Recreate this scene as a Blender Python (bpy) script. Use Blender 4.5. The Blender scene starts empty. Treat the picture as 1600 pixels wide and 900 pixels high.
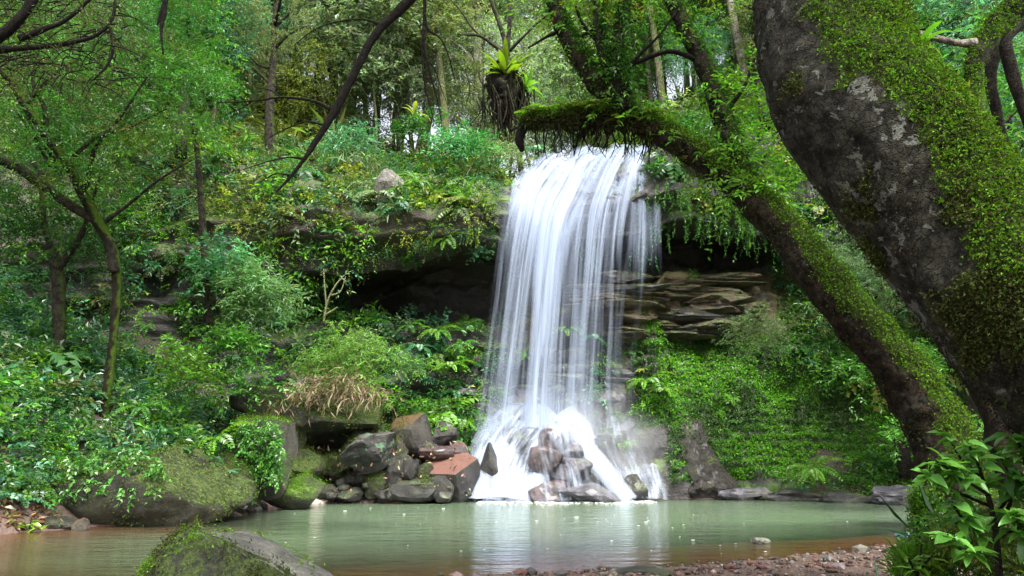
import bpy, math, random
import numpy as np
from mathutils import Vector

S = bpy.context.scene
COL = S.collection
R = np.random.default_rng(11)
random.seed(11)

# ------------------------------------------------------------------ camera, sky, sun, exposure
FPX, PITCH, CH = 1300.0, math.radians(10.76), 1.6
cd = bpy.data.cameras.new("camera")
cam = bpy.data.objects.new("camera", cd)
COL.objects.link(cam)
cam.location = (0, 0, CH)
cam.rotation_euler = (math.pi / 2 + PITCH, 0, 0)
cd.sensor_width = 36.0
cd.lens = 36.0 * FPX / 1600.0
cd.clip_start, cd.clip_end = 0.05, 2000
S.camera = cam

SUN_EL, SUN_AZ = math.radians(60), math.radians(158)      # azimuth clockwise from +Y: high, over the camera's right shoulder
w = bpy.data.worlds.new("World")
S.world = w
w.use_nodes = True
nt = w.node_tree
bg = nt.nodes["Background"]
sky = nt.nodes.new("ShaderNodeTexSky")
sky.sky_type = 'NISHITA'
sky.sun_disc = False
sky.sun_elevation = SUN_EL
sky.sun_rotation = SUN_AZ
sky.air_density, sky.dust_density, sky.ozone_density = 1.0, 6.0, 0.6
hs = nt.nodes.new("ShaderNodeHueSaturation")               # an overcast sky is nearly grey
hs.inputs['Saturation'].default_value = 0.35
nt.links.new(sky.outputs[0], hs.inputs['Color'])
nt.links.new(hs.outputs[0], bg.inputs[0])
bg.inputs[1].default_value = 0.14

sd = bpy.data.lights.new("sun", 'SUN')
sun = bpy.data.objects.new("sun", sd)
COL.objects.link(sun)
sd.energy = 2.9
sd.angle = math.radians(26)
sd.color = (1.0, 0.97, 0.92)
sv = Vector((math.sin(SUN_AZ) * math.cos(SUN_EL), math.cos(SUN_AZ) * math.cos(SUN_EL), math.sin(SUN_EL)))
sun.rotation_euler = sv.to_track_quat('Z', 'Y').to_euler()
sun.location = (0, -10, 40)

S.view_settings.view_transform = 'Standard'
S.view_settings.look = 'None'
S.view_settings.gamma = 1.0
S.view_settings.exposure = 1.7
S.view_settings.use_curve_mapping = False
S.render.engine = 'CYCLES'
S.cycles.use_denoising = True
S.cycles.max_bounces = 8
S.cycles.diffuse_bounces = 4
S.cycles.transparent_max_bounces = 48
S.cycles.volume_bounces = 1

# ------------------------------------------------------------------ small maths
CT, ST = math.cos(PITCH), math.sin(PITCH)

def W(px, py, Y):
    """world point seen at photo pixel (px, py) that stands Y metres in front of the camera"""
    u, v = (px - 800) / FPX, (450 - py) / FPX
    d = Y / (CT - v * ST)
    return np.array([u * d, Y, CH + (ST + v * CT) * d])

def mpp(py, Y):
    """metres per photo pixel there"""
    v = (450 - py) / FPX
    return Y / (CT - v * ST) / FPX

def nrm(a):
    a = np.asarray(a, float)
    return a / np.maximum(np.linalg.norm(a, axis=-1, keepdims=True), 1e-9)

def sst(a, b, x):
    t = np.clip((np.asarray(x, float) - a) / (b - a), 0, 1)
    return t * t * (3 - 2 * t)

def _hash(i, j, k, seed):
    n = (i * 374761393 + j * 668265263 + k * 2147483647 + seed * 974711) & 0xffffffff
    n = ((n ^ (n >> 13)) * 1274126177) & 0xffffffff
    n = ((n ^ (n >> 16)) * 2246822519) & 0xffffffff
    return ((n ^ (n >> 15)) & 0xffffff) / float(0x800000) - 1.0

def vnoise(P, seed=0):
    P = np.asarray(P, float)
    f = np.floor(P).astype(np.int64)
    t = P - f
    t = t * t * (3 - 2 * t)
    out = 0
    for a in (0, 1):
        for b in (0, 1):
            for c in (0, 1):
                wgt = (t[..., 0] if a else 1 - t[..., 0]) * (t[..., 1] if b else 1 - t[..., 1]) * (t[..., 2] if c else 1 - t[..., 2])
                out = out + wgt * _hash(f[..., 0] + a, f[..., 1] + b, f[..., 2] + c, seed)
    return out

def fbm(P, octv=4, seed=0, gain=0.5, lac=2.03):
    P = np.asarray(P, float)
    a, s = 1.0, 0
    for o in range(octv):
        s = s + a * vnoise(P, seed + o * 17)
        P = P * lac
        a *= gain
    return s

# ------------------------------------------------------------------ mesh building
def build(name, V, F, mat=None, parent=None, col=None, smooth=True, attrs=None):
    """V (n,3); F one (m,k) array or a list of them; linked as ONE mesh object"""
    V = np.asarray(V, np.float32)
    Fs = [np.asarray(f, np.int32) for f in (F if isinstance(F, list) else [F]) if len(f)]
    me = bpy.data.meshes.new(name)
    me.vertices.add(len(V))
    me.vertices.foreach_set("co", V.ravel())
    tot = np.concatenate([np.full(len(f), f.shape[1], np.int32) for f in Fs])
    idx = np.concatenate([f.ravel() for f in Fs])
    me.loops.add(len(idx))
    me.loops.foreach_set("vertex_index", idx)
    me.polygons.add(len(tot))
    me.polygons.foreach_set("loop_start", np.concatenate([[0], np.cumsum(tot)[:-1]]).astype(np.int32))
    me.polygons.foreach_set("use_smooth", np.full(len(tot), smooth))
    if col is not None:
        c = np.ones((len(V), 4), np.float32)
        c[:, :3] = col
        a = me.attributes.new("Col", 'FLOAT_COLOR', 'POINT')
        a.data.foreach_set("color", c.ravel())
    for k, val in (attrs or {}).items():
        a = me.attributes.new(k, 'FLOAT_VECTOR', 'POINT')
        a.data.foreach_set("vector", np.asarray(val, np.float32).ravel())
    me.update(calc_edges=True)
    if mat is not None:
        me.materials.append(mat)
    o = bpy.data.objects.new(name, me)
    COL.objects.link(o)
    if parent is not None:
        o.parent = parent
    return o

def tag(o, label=None, cat=None, group=None, kind=None):
    for k, v in (("label", label), ("category", cat), ("group", group), ("kind", kind)):
        if v:
            o[k] = v
    return o

def thing(name, label, cat, loc=(0, 0, 0), group=None):
    o = bpy.data.objects.new(name, None)
    COL.objects.link(o)
    o.location = [float(x) for x in loc]
    o.empty_display_size = 0.2
    return tag(o, label, cat, group)

def recentre(o):
    """put a mesh object's origin at the middle of its base (mesh coordinates are world on entry)"""
    me = o.data
    n = len(me.vertices)
    co = np.empty(n * 3, np.float32)
    me.vertices.foreach_get("co", co)
    co = co.reshape(-1, 3)
    c = (co.min(0) + co.max(0)) / 2
    c[2] = co[:, 2].min()
    me.vertices.foreach_set("co", (co - c).ravel())
    me.update()
    o.location = [float(x) for x in c]
    return o

def grid_faces(n, m, wrap=False):
    """faces of an n x m vertex grid; wrap closes the second direction"""
    i, j = np.meshgrid(np.arange(n - 1), np.arange(m if wrap else m - 1), indexing='ij')
    j2 = (j + 1) % m
    return np.stack([i * m + j, i * m + j2, (i + 1) * m + j2, (i + 1) * m + j], -1).reshape(-1, 4)

def spline(pts, n):
    """Catmull-Rom through pts (k,d), n samples"""
    p = np.asarray(pts, float)
    p = np.vstack([2 * p[0] - p[1], p, 2 * p[-1] - p[-2]])
    k = len(p) - 3
    t = np.linspace(0, k - 1e-6, n)
    i = t.astype(int)
    f = (t - i)[:, None]
    a, b, c, d = p[i], p[i + 1], p[i + 2], p[i + 3]
    return 0.5 * (2 * b + (c - a) * f + (2 * a - 5 * b + 4 * c - d) * f ** 2 + (3 * b - a - 3 * c + d) * f ** 3)

class Buf:
    """collects tubes and sheets that become ONE mesh"""
    def __init__(s):
        s.V, s.Q, s.T, s.C, s.n = [], [], [], [], 0
    def add(s, V, Q=None, T=None, c=None):
        V = np.asarray(V, float)
        s.V.append(V)
        if Q is not None and len(Q): s.Q.append(np.asarray(Q) + s.n)
        if T is not None and len(T): s.T.append(np.asarray(T) + s.n)
        s.C.append(np.broadcast_to(np.asarray(c if c is not None else (0.1, 0.08, 0.06), float), (len(V), 3)))
        s.n += len(V)
        return V
    def tube(s, pts, rad, segs=8, n=None, rough=0.0, freq=6.0, seed=0, c=None, lumps=None, taper_end=True):
        """pts (k,3) and radii (k); a bent, tapering limb with a bumpy skin; returns ring points and normals"""
        pr = np.column_stack([np.asarray(pts, float), np.asarray(rad, float)])
        if n is None: n = max(4, 4 * len(pr))
        q = spline(pr, n)
        P, r = q[:, :3], np.maximum(q[:, 3], 0.001)
        T = nrm(np.gradient(P, axis=0))
        ref = np.array([0, 0, 1.0]) if abs(T[0][2]) < 0.85 else np.array([1.0, 0, 0])
        A = np.empty_like(P)
        a = ref - T[0] * ref.dot(T[0])
        for i in range(n):
            a = a - T[i] * a.dot(T[i])
            a = a / max(np.linalg.norm(a), 1e-9)
            A[i] = a
        B = np.cross(T, A)
        th = np.linspace(0, 2 * np.pi, segs, endpoint=False)
        N = A[:, None, :] * np.cos(th)[None, :, None] + B[:, None, :] * np.sin(th)[None, :, None]
        rr = np.repeat(r[:, None], segs, 1)
        Q = P[:, None, :] + N * rr[..., None]
        if rough:
            rr = rr * (1 + rough * fbm(Q * freq, 4, seed))
        if lumps:
            rr = rr * (1 + lumps[0] * fbm(Q * lumps[1], 2, seed + 5))
        Q = P[:, None, :] + N * rr[..., None]
        V = Q.reshape(-1, 3)
        F = grid_faces(n, segs, True)
        k = len(V)
        V = np.vstack([V, P[0], P[-1] + T[-1] * r[-1] * 0.6])
        j = np.arange(segs)
        tris = np.vstack([np.stack([(j + 1) % segs, j, np.full(segs, k)], 1),
                          np.stack([(n - 1) * segs + j, (n - 1) * segs + (j + 1) % segs, np.full(segs, k + 1)], 1)])
        s.add(V, F, tris, c)
        return Q, N
    def build(s, name, mat, parent=None, smooth=True, col=True):
        V = np.vstack(s.V)
        F = ([np.vstack(s.Q)] if s.Q else []) + ([np.vstack(s.T)] if s.T else [])
        return build(name, V, F, mat, parent, np.vstack(s.C) if col else None, smooth)

class Leaves:
    """collects leaves (base, axis, normal, length, width, colour); they become ONE mesh of folded blades"""
    def __init__(s):
        s.d = []
    def add(s, P, A, N, L, Wd, C, droop=0.15):
        P = np.asarray(P, float).reshape(-1, 3)
        n = len(P)
        b = lambda x: np.broadcast_to(np.asarray(x, float), (n,)) if np.ndim(x) < 2 else np.asarray(x)
        s.d.append((P, nrm(np.broadcast_to(A, (n, 3))), nrm(np.broadcast_to(N, (n, 3))), b(L).copy(), b(Wd).copy(),
                    np.broadcast_to(C, (n, 3)).copy(), b(droop).copy()))
    def count(s):
        return sum(len(x[0]) for x in s.d)
    def build(s, name, mat, parent=None, hi=False, keep=None):
        P, A, N, L, Wd, C, D = [np.concatenate([x[i] for x in s.d]) for i in range(7)]
        if keep is not None:
            k = keep(P)
            P, A, N, L, Wd, C, D = P[k], A[k], N[k], L[k], Wd[k], C[k], D[k]
        N = N - A * np.sum(A * N, 1, keepdims=True)
        N = nrm(N)
        Sd = np.cross(A, N)
        L1, W1, D1 = L[:, None], Wd[:, None], D[:, None]
        n = len(P)
        if hi:
            st = ((0.0, 0.06), (0.2, 0.6), (0.45, 1.0), (0.72, 0.72), (1.0, 0.0))
            vs = [P]
            for t, ww in st[1:-1]:
                m = P + A * L1 * t + N * L1 * (0.12 * t - D1 * t * t)
                vs += [m + Sd * W1 * ww * .5 + N * W1 * 0.10, m, m - Sd * W1 * ww * .5 + N * W1 * 0.10]
            vs.append(P + A * L1 + N * L1 * (0.12 - D1))
            k = 11
            V = np.stack(vs, 1).reshape(-1, 3)
            t0 = np.array([[0, 1, 2], [0, 2, 3], [1, 4, 2], [2, 4, 5], [2, 5, 3], [3, 5, 6], [4, 7, 5], [5, 7, 8], [5, 8, 6], [6, 8, 9],
                           [7, 10, 8], [8, 10, 9]])
        else:
            mid = P + A * L1 * 0.42 + N * L1 * 0.05
            V = np.stack([P, mid + Sd * W1 * .5 + N * W1 * .12, P + A * L1 - N * L1 * D1, mid - Sd * W1 * .5 + N * W1 * .12], 1).reshape(-1, 3)
            k = 4
            t0 = np.array([[0, 2, 1], [0, 3, 2]])
        T = (np.arange(n)[:, None, None] * k + t0[None]).reshape(-1, 3)
        return build(name, V, T, mat, parent, np.repeat(C, k, 0), smooth=hi)

def rdir(n, up=0.0):
    v = R.normal(size=(n, 3))
    v[:, 2] += up
    return nrm(v)

def jit(C, n, v=0.25):
    """n colours round C that differ from leaf to leaf"""
    C = np.broadcast_to(np.asarray(C, float), (n, 3))
    g = np.exp(R.normal(0, v, (n, 1)))
    h = np.exp(R.normal(0, v * 0.35, (n, 3)))
    return np.clip(C * g * h, 0.002, 0.6)

# leaf colours (albedo)
G_DARK, G_MID, G_BRIGHT = np.array((.020, .068, .014)), np.array((.050, .145, .022)), np.array((.095, .225, .020))
G_PALE, G_YEL, G_BLUE = np.array((.15, .215, .105)), np.array((.165, .21, .025)), np.array((.050, .150, .075))
G_OLIVE, DRY = np.array((.085, .105, .03)), np.array((.24, .16, .085))

def sprays(lf, P, D, k, tl, ll, lw, C, cv=0.25, droop=0.2, flat=0.6):
    """a leafy twig at every P pointing along D: k leaves each, alternating; C one colour per twig"""
    P = np.asarray(P, float)
    m = len(P)
    if not m: return
    D = nrm(D)
    up = np.array([0, 0, 1.0])
    side = nrm(np.cross(D, up) + R.normal(0, .25, (m, 3)))
    nor = nrm(np.cross(side, D))
    nor = nor * np.sign(nor[:, 2:3] + 1e-6)
    t = np.linspace(0.1, 1, k)[None, :] + R.normal(0, .04, (m, k))
    sg = np.where(np.arange(k) % 2 == 0, 1.0, -1.0)[None, :, None] * R.uniform(.5, 1.1, (m, k, 1))
    tl = np.broadcast_to(tl, (m,))
    base = P[:, None] + D[:, None] * (t * tl[:, None])[..., None] - up * ((t ** 2) * tl[:, None] * droop)[..., None]
    ax = nrm(D[:, None] * .55 + side[:, None] * sg + R.normal(0, .28, (m, k, 3)) - up * droop)
    nn = nrm(nor[:, None] * flat + up * .35 + R.normal(0, .38, (m, k, 3)))
    L = np.broadcast_to(np.asarray(ll, float), (m,))[:, None] * R.uniform(.6, 1.25, (m, k))
    Wd = np.broadcast_to(np.asarray(lw, float), (m,))[:, None] * R.uniform(.7, 1.2, (m, k))
    C = np.repeat(np.broadcast_to(C, (m, 3)), k, 0)
    lf.add(base.reshape(-1, 3), ax.reshape(-1, 3), nn.reshape(-1, 3), L.ravel(), Wd.ravel(), jit(C, m * k, cv), droop=0.12)

def shrub(lf, c, r, twigs, ll, lw, C, k=7, tl=None, nrmv=(0, 0, 1), squash=.8, droop=.25, cv=.25):
    """twigs all over a lumpy dome of radius r on c"""
    d = rdir(twigs) + np.asarray(nrmv) * .75
    d = nrm(d)
    rr = r * R.uniform(.35, 1.0, (twigs, 1)) ** .6 * (1 + .35 * fbm(d * 2.2 + np.asarray(c), 2, 3))[:, None]
    P = np.asarray(c) + d * rr * np.array([1, 1, squash])
    sprays(lf, P, d + R.normal(0, .35, (twigs, 3)), k, tl or ll * 2.5, ll, lw, jit(C, twigs, .2), cv, droop)

def fern(lf, P, F, L, C, up=(0, 0, 1), arch=.9, k=13, spread=1.0, leaflet=.2):
    """a rosette of F arching fronds with leaflets on both sides"""
    up = nrm(np.asarray(up, float))
    ph = R.uniform(0, 2 * np.pi) + np.arange(F) * 2 * np.pi / F + R.normal(0, .25, F)
    a = nrm(np.cross(up, [0.3, 1, 0.2]))
    b = np.cross(up, a)
    out = a * np.cos(ph)[:, None] + b * np.sin(ph)[:, None]
    LL = L * R.uniform(.7, 1.15, F)
    t = np.linspace(.06, 1, k)
    rise = R.uniform(.55, .95, F)
    fx = lambda t: np.asarray(P) + out[:, None] * (LL[:, None] * spread * .85 * t)[..., None] + up * (LL[:, None] * (rise[:, None] * t - arch * t ** 2))[..., None]
    tt = np.broadcast_to(t, (F, k))
    p = fx(tt)
    tang = nrm(out[:, None] * .85 * spread + up * (rise[:, None] - 2 * arch * tt)[..., None])
    sd = np.cross(tang, up)
    nn = np.cross(sd, tang)
    wl = LL[:, None] * leaflet * np.sin(np.pi * (tt * .88 + .12)) ** .7
    Cc = np.repeat(jit(C, F, .18), k, 0)
    for s in (1, -1):
        ax = nrm(sd * s + tang * .45 - up * .15 + R.normal(0, .08, (F, k, 3)))
        lf.add(p.reshape(-1, 3), ax.reshape(-1, 3), (nn + R.normal(0, .12, (F, k, 3))).reshape(-1, 3), wl.ravel(),
               np.repeat(LL * .85 / k * 1.25, k), jit(Cc, F * k, .12), droop=.12)

def blades(lf, P, D, n, L, wd, C, bend=.6):
    """tufts of grass-like blades: n at each P round direction D, each blade two bent pieces"""
    P = np.repeat(np.asarray(P, float).reshape(-1, 3), n, 0)
    D = np.repeat(np.broadcast_to(D, (len(P) // n, 3)), n, 0)
    m = len(P)
    a = nrm(D + R.normal(0, .5, (m, 3)))
    LL = L * R.uniform(.5, 1.2, m)
    C = jit(np.repeat(np.broadcast_to(C, (m // n, 3)), n, 0), m, .22)
    p = P + R.normal(0, .15 * L, (m, 3)) * np.array([1, 1, .3])
    nn = rdir(m, 1.0)
    lf.add(p, a, nn, LL * .62, wd, C, .1)
    a2 = nrm(a - np.array([0, 0, bend]) * R.uniform(.4, 1.4, (m, 1)))
    lf.add(p + a * (LL * .45)[:, None], a2, nn, LL * .65, wd * .9, C, .15)

def hang(lf, P, L, ll, lw, C, k=14):
    """leafy strands that hang straight down from each P"""
    P = np.asarray(P, float).reshape(-1, 3)
    m = len(P)
    t = np.linspace(0, 1, k)[None] + R.normal(0, .02, (m, k))
    L = np.broadcast_to(L, (m,)) * R.uniform(.5, 1.2, m)
    sway = R.normal(0, .12, (m, 1, 3)) * np.array([1, 1, 0])
    b = P[:, None] - np.array([0, 0, 1.0]) * (t * L[:, None])[..., None] + sway * (t ** 1.5 * L[:, None])[..., None]
    ax = nrm(R.normal(0, .7, (m, k, 3)) - np.array([0, 0, .8]))
    nn = nrm(R.normal(0, .6, (m, k, 3)) + np.array([0, -.6, .5]))
    lf.add(b.reshape(-1, 3), ax.reshape(-1, 3), nn.reshape(-1, 3), ll * R.uniform(.6, 1.2, m * k), lw, jit(np.repeat(np.broadcast_to(C, (m, 3)), k, 0), m * k, .22))

# ------------------------------------------------------------------ materials
def newmat(name):
    m = bpy.data.materials.new(name)
    m.use_nodes = True
    t = m.node_tree
    t.nodes.clear()
    out = t.nodes.new("ShaderNodeOutputMaterial")
    return m, t, out

def N_(t, kind, **kw):
    n = t.nodes.new("ShaderNode" + kind)
    for k, v in kw.items():
        if k in n.inputs: n.inputs[k].default_value = v
        else: setattr(n, k, v)
    return n

def noise(t, scale, detail=4, vec=None, rough=.55):
    n = N_(t, "TexNoise", Scale=scale, Detail=detail, Roughness=rough)
    if vec is not None: t.links.new(vec, n.inputs['Vector'])
    return n.outputs['Fac']

def ramp(t, fac, stops):
    r = t.nodes.new("ShaderNodeValToRGB")
    while len(r.color_ramp.elements) < len(stops): r.color_ramp.elements.new(.5)
    for e, (p, c) in zip(r.color_ramp.elements, stops):
        e.position = p
        e.color = (*c, 1) if len(c) == 3 else c
    t.links.new(fac, r.inputs[0])
    return r.outputs[0]

def math_(t, op, a, b=None, c=None, clamp=False):
    n = N_(t, "Math", operation=op, use_clamp=clamp)
    for i, x in enumerate((a, b, c)):
        if x is None: continue
        if hasattr(x, 'links') or hasattr(x, 'is_linked'): t.links.new(x, n.inputs[i])
        else: n.inputs[i].default_value = x
    return n.outputs[0]

def mixc(t, fac, a, b, mode='MIX'):
    n = N_(t, "Mix", data_type='RGBA', blend_type=mode)
    for s, x in ((n.inputs[0], fac), (n.inputs[6], a), (n.inputs[7], b)):
        if hasattr(x, 'is_linked'): t.links.new(x, s)
        elif isinstance(x, (int, float)): s.default_value = x
        else: s.default_value = (*x, 1)
    return n.outputs[2]

def remap(t, x, a, b, c=0.0, d=1.0):
    n = N_(t, "MapRange")
    n.interpolation_type = 'SMOOTHSTEP'
    t.links.new(x, n.inputs[0])
    for i, v in enumerate((a, b, c, d)): n.inputs[i + 1].default_value = v
    return n.outputs[0]

def leaf_mat(name, rough=.36, trans=.42, spec=.4, objcol=False, glow=(1.5, 1.6, .7)):
    m, t, out = newmat(name)
    a = N_(t, "Attribute", attribute_name="Col")
    ac = a.outputs['Color']
    if objcol:                                             # each tree has its own green
        ac = mixc(t, 1.0, ac, N_(t, "ObjectInfo").outputs['Color'], 'MULTIPLY')
    p = N_(t, "BsdfPrincipled", Roughness=rough)
    p.inputs['Specular IOR Level'].default_value = spec
    t.links.new(ac, p.inputs['Base Color'])
    tr = N_(t, "BsdfTranslucent")
    t.links.new(mixc(t, 1.0, ac, glow, 'MULTIPLY'), tr.inputs['Color'])
    mx = N_(t, "MixShader", Fac=trans)
    t.links.new(p.outputs[0], mx.inputs[1])
    t.links.new(tr.outputs[0], mx.inputs[2])
    t.links.new(mx.outputs[0], out.inputs[0])
    return m

def rock_mat(name, c1, c2, c3=None, moss=0.0, mosscol=(.09, .15, .02), scale=3.0, rough=.55, bump=.5, patch=None, top=None, wet=0.0, thr=.35):
    """stone with grain, blotches and (moss) growth on its upper faces; top = colour of a differently weathered upper face"""
    m, t, out = newmat(name)
    tc = N_(t, "TexCoord")
    ob = tc.outputs['Object']
    n1, n2, n3 = noise(t, scale, 8, ob, .65), noise(t, scale * 7, 8, ob, .8), noise(t, scale * .6, 5, ob, .6)
    c = mixc(t, remap(t, n1, .35, .65), c1, c2)
    if c3 is not None: c = mixc(t, remap(t, n3, .52, .66), c, c3)
    c = mixc(t, .8, c, ramp(t, n2, [(.34, (.22, .22, .22)), (.66, (1.75, 1.75, 1.75))]), 'MULTIPLY')
    geo = N_(t, "NewGeometry")
    sx = N_(t, "SeparateXYZ")
    t.links.new(geo.outputs['Normal'], sx.inputs[0])
    if top is not None:
        f = remap(t, math_(t, 'ADD', sx.outputs[2], math_(t, 'MULTIPLY', math_(t, 'SUBTRACT', n1, .5), .5)), .42, .62)
        c = mixc(t, f, c, mixc(t, n2, [x * .8 for x in top], [min(1, x * 1.2) for x in top]))
    if patch is not None:
        c = mixc(t, remap(t, noise(t, scale * 1.7, 5, ob, .65), .58, .64), c, patch)
    h = math_(t, 'ADD', n1, math_(t, 'MULTIPLY', n2, 1.0))
    if moss:
        f = math_(t, 'ADD', math_(t, 'MULTIPLY', sx.outputs[2], .5), math_(t, 'MULTIPLY', math_(t, 'SUBTRACT', n3, .5), 2.2))
        f = math_(t, 'ADD', f, math_(t, 'MULTIPLY', math_(t, 'SUBTRACT', n2, .5), 1.5))
        f = math_(t, 'MULTIPLY', remap(t, f, thr - .22, thr + .18), moss)
        mc = mixc(t, remap(t, n2, .36, .64), [x * .25 for x in mosscol], [x * 1.7 for x in mosscol])
        c = mixc(t, f, c, mc)
        h = math_(t, 'ADD', h, math_(t, 'MULTIPLY', f, .5))
        rr = math_(t, 'ADD', rough, math_(t, 'MULTIPLY', f, .35), clamp=True)
    p = N_(t, "BsdfPrincipled", Roughness=rough)
    if moss: t.links.new(rr, p.inputs['Roughness'])
    p.inputs['Coat Weight'].default_value = wet
    p.inputs['Coat Roughness'].default_value = .25
    t.links.new(c, p.inputs['Base Color'])
    b = N_(t, "Bump", Strength=min(1, bump * 1.4), Distance=.10)
    t.links.new(h, b.inputs['Height'])
    t.links.new(b.outputs[0], p.inputs['Normal'])
    t.links.new(p.outputs[0], out.inputs[0])
    return m

def bark_mat(name, c1, c2, moss=.8, mosscol=(.075, .13, .012), lichen=0.0, scale=6.0, side=(0.35, 0, .9), thr=.1, bump=.8, painted=False):
    m, t, out = newmat(name)
    tc = N_(t, "TexCoord")
    ob = tc.outputs['Object']
    n1, n2, n3 = noise(t, scale, 7, ob, .65), noise(t, scale * 6, 8, ob, .8), noise(t, scale * .35, 3, ob)
    n4 = noise(t, scale * 22, 4, ob, .7)
    n2 = math_(t, 'ADD', math_(t, 'MULTIPLY', n2, .6), math_(t, 'MULTIPLY', n4, .4))
    c = mixc(t, remap(t, n1, .35, .68), c1, c2)
    vv = N_(t, "TexVoronoi", feature='DISTANCE_TO_EDGE', Scale=scale * 2.6)
    dv_ = N_(t, "VectorMath", operation='ADD')
    nz_ = N_(t, "TexNoise", Scale=scale * 1.5, Detail=4.0)
    t.links.new(ob, nz_.inputs['Vector'])
    sc_ = N_(t, "VectorMath", operation='SCALE')
    sc_.inputs['Scale'].default_value = .9 / scale
    t.links.new(nz_.outputs['Color'], sc_.inputs[0])
    t.links.new(ob, dv_.inputs[0]); t.links.new(sc_.outputs[0], dv_.inputs[1])
    t.links.new(dv_.outputs[0], vv.inputs['Vector'])
    crack = remap(t, vv.outputs['Distance'], .0, .11)
    c = mixc(t, math_(t, 'MULTIPLY', math_(t, 'SUBTRACT', 1.0, crack), .55), c, [x * .35 for x in c1])
    c = mixc(t, .85, c, ramp(t, n2, [(.36, (.15, .15, .15)), (.64, (1.9, 1.9, 1.9))]), 'MULTIPLY')
    if lichen:
        vo = N_(t, "TexNoise", Scale=scale * 1.25, Detail=5.0, Roughness=.6, Distortion=.4)
        t.links.new(ob, vo.inputs['Vector'])
        lz = noise(t, scale * .16, 2, ob)
        lf_ = math_(t, 'MULTIPLY', remap(t, math_(t, 'ADD', vo.outputs['Fac'], math_(t, 'MULTIPLY', math_(t, 'SUBTRACT', lz, .5), .5)), .565, .605), lichen)
        c = mixc(t, lf_, c, mixc(t, n2, (.10, .11, .085), (.30, .31, .27)))
    geo = N_(t, "NewGeometry")
    dp = N_(t, "VectorMath", operation='DOT_PRODUCT')
    t.links.new(geo.outputs['Normal'], dp.inputs[0])
    dp.inputs[1].default_value = nrm(np.array(side)).tolist()
    f = math_(t, 'ADD', dp.outputs['Value'], math_(t, 'MULTIPLY', math_(t, 'SUBTRACT', n3, .5), 2.2))
    f = math_(t, 'ADD', f, math_(t, 'MULTIPLY', math_(t, 'SUBTRACT', n1, .5), 1.2))
    f = math_(t, 'MULTIPLY', remap(t, f, thr - .25, thr + .3), moss)
    if painted:                                            # where the moss cushions grow, the bark under them is green too
        ma = N_(t, "Attribute", attribute_name="mossw")
        f = math_(t, 'MULTIPLY', remap(t, math_(t, 'ADD', ma.outputs['Fac'], math_(t, 'MULTIPLY', math_(t, 'SUBTRACT', n2, .5), .8)), .15, .5), moss)
    c = mixc(t, f, c, mixc(t, remap(t, n2, .35, .65), [x * .25 for x in mosscol], [x * 1.8 for x in mosscol]))
    p = N_(t, "BsdfPrincipled", Roughness=.8)
    p.inputs['Specular IOR Level'].default_value = .15
    t.links.new(c, p.inputs['Base Color'])
    b = N_(t, "Bump", Strength=bump, Distance=.04)
    t.links.new(math_(t, 'ADD', math_(t, 'ADD', n1, math_(t, 'MULTIPLY', n2, 1.0)), math_(t, 'MULTIPLY', crack, .35)), b.inputs['Height'])
    t.links.new(b.outputs[0], p.inputs['Normal'])
    t.links.new(p.outputs[0], out.inputs[0])
    return m

M = {}
M['leaf'] = leaf_mat('leaf')
M['gloss_leaf'] = leaf_mat('glossy leaf', .32, .35, .6)
M['tree_leaf'] = leaf_mat('tree leaf', .38, .45, .5, True, (1.35, 1.4, 1.0))
M['moss'] = leaf_mat('moss', .75, .3, .2)
M['dryleaf'] = leaf_mat('dry leaf', .6, .2, .3)
M['twig'] = bark_mat('twig', (.006, .005, .004), (.020, .016, .012), .35, thr=.5, scale=20)
M['bark_big'] = bark_mat('grey lichen bark', (.008, .0075, .005), (.075, .071, .052), .95, (.030, .048, .005), .85, 9, (.75, -.35, .55), .30, 1.0, True)
M['bark_lean'] = bark_mat('brown mossy bark', (.008, .006, .004), (.055, .038, .021), .9, (.035, .052, .006), .15, 12, (.6, -.25, .7), .40, 1.0, True)
M['bark_moss'] = bark_mat('bright mossy bark', (.008, .006, .004), (.03, .024, .013), .95, (.055, .10, .008), 0, 9, (.9, -.2, .3), .55)
M['bark_dark'] = bark_mat('dark bark', (.012, .010, .008), (.05, .042, .03), .7, (.05, .08, .012), 0, 8, (.5, 0, .8), .5)
M['bark_pale'] = bark_mat('pale bark', (.16, .13, .11), (.42, .36, .32), .35, (.09, .12, .04), .5, 2.5, (.8, 0, .5), .75)
M['bark_mid'] = bark_mat('wood bark', (.075, .068, .045), (.21, .185, .125), .6, (.09, .12, .03), .3, 2.5, (.4, -.6, .4), .55)
# ------------------------------------------------------------------ the ground, the pool, the cliff
def shore(px, py):
    v = (450 - py) / FPX
    s = (ST + v * CT) / (CT - v * ST)
    Y = -CH / s
    return np.array([(px - 800) / FPX * Y / (CT - v * ST), Y])

POOL = np.array([shore(*q) for q in [(-90, 838), (0, 834), (60, 829), (140, 822), (250, 817), (370, 806), (395, 792), (500, 786), (620, 784), (740, 782),
                                      (900, 781), (1040, 780), (1200, 780), (1320, 781), (1430, 784), (1560, 796), (1640, 815), (1560, 838), (1420, 852), (1340, 861),
                                      (1270, 868), (1170, 877), (1070, 885), (940, 891), (820, 897), (640, 912), (420, 935), (200, 950), (-60, 955), (-200, 900)]])

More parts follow.
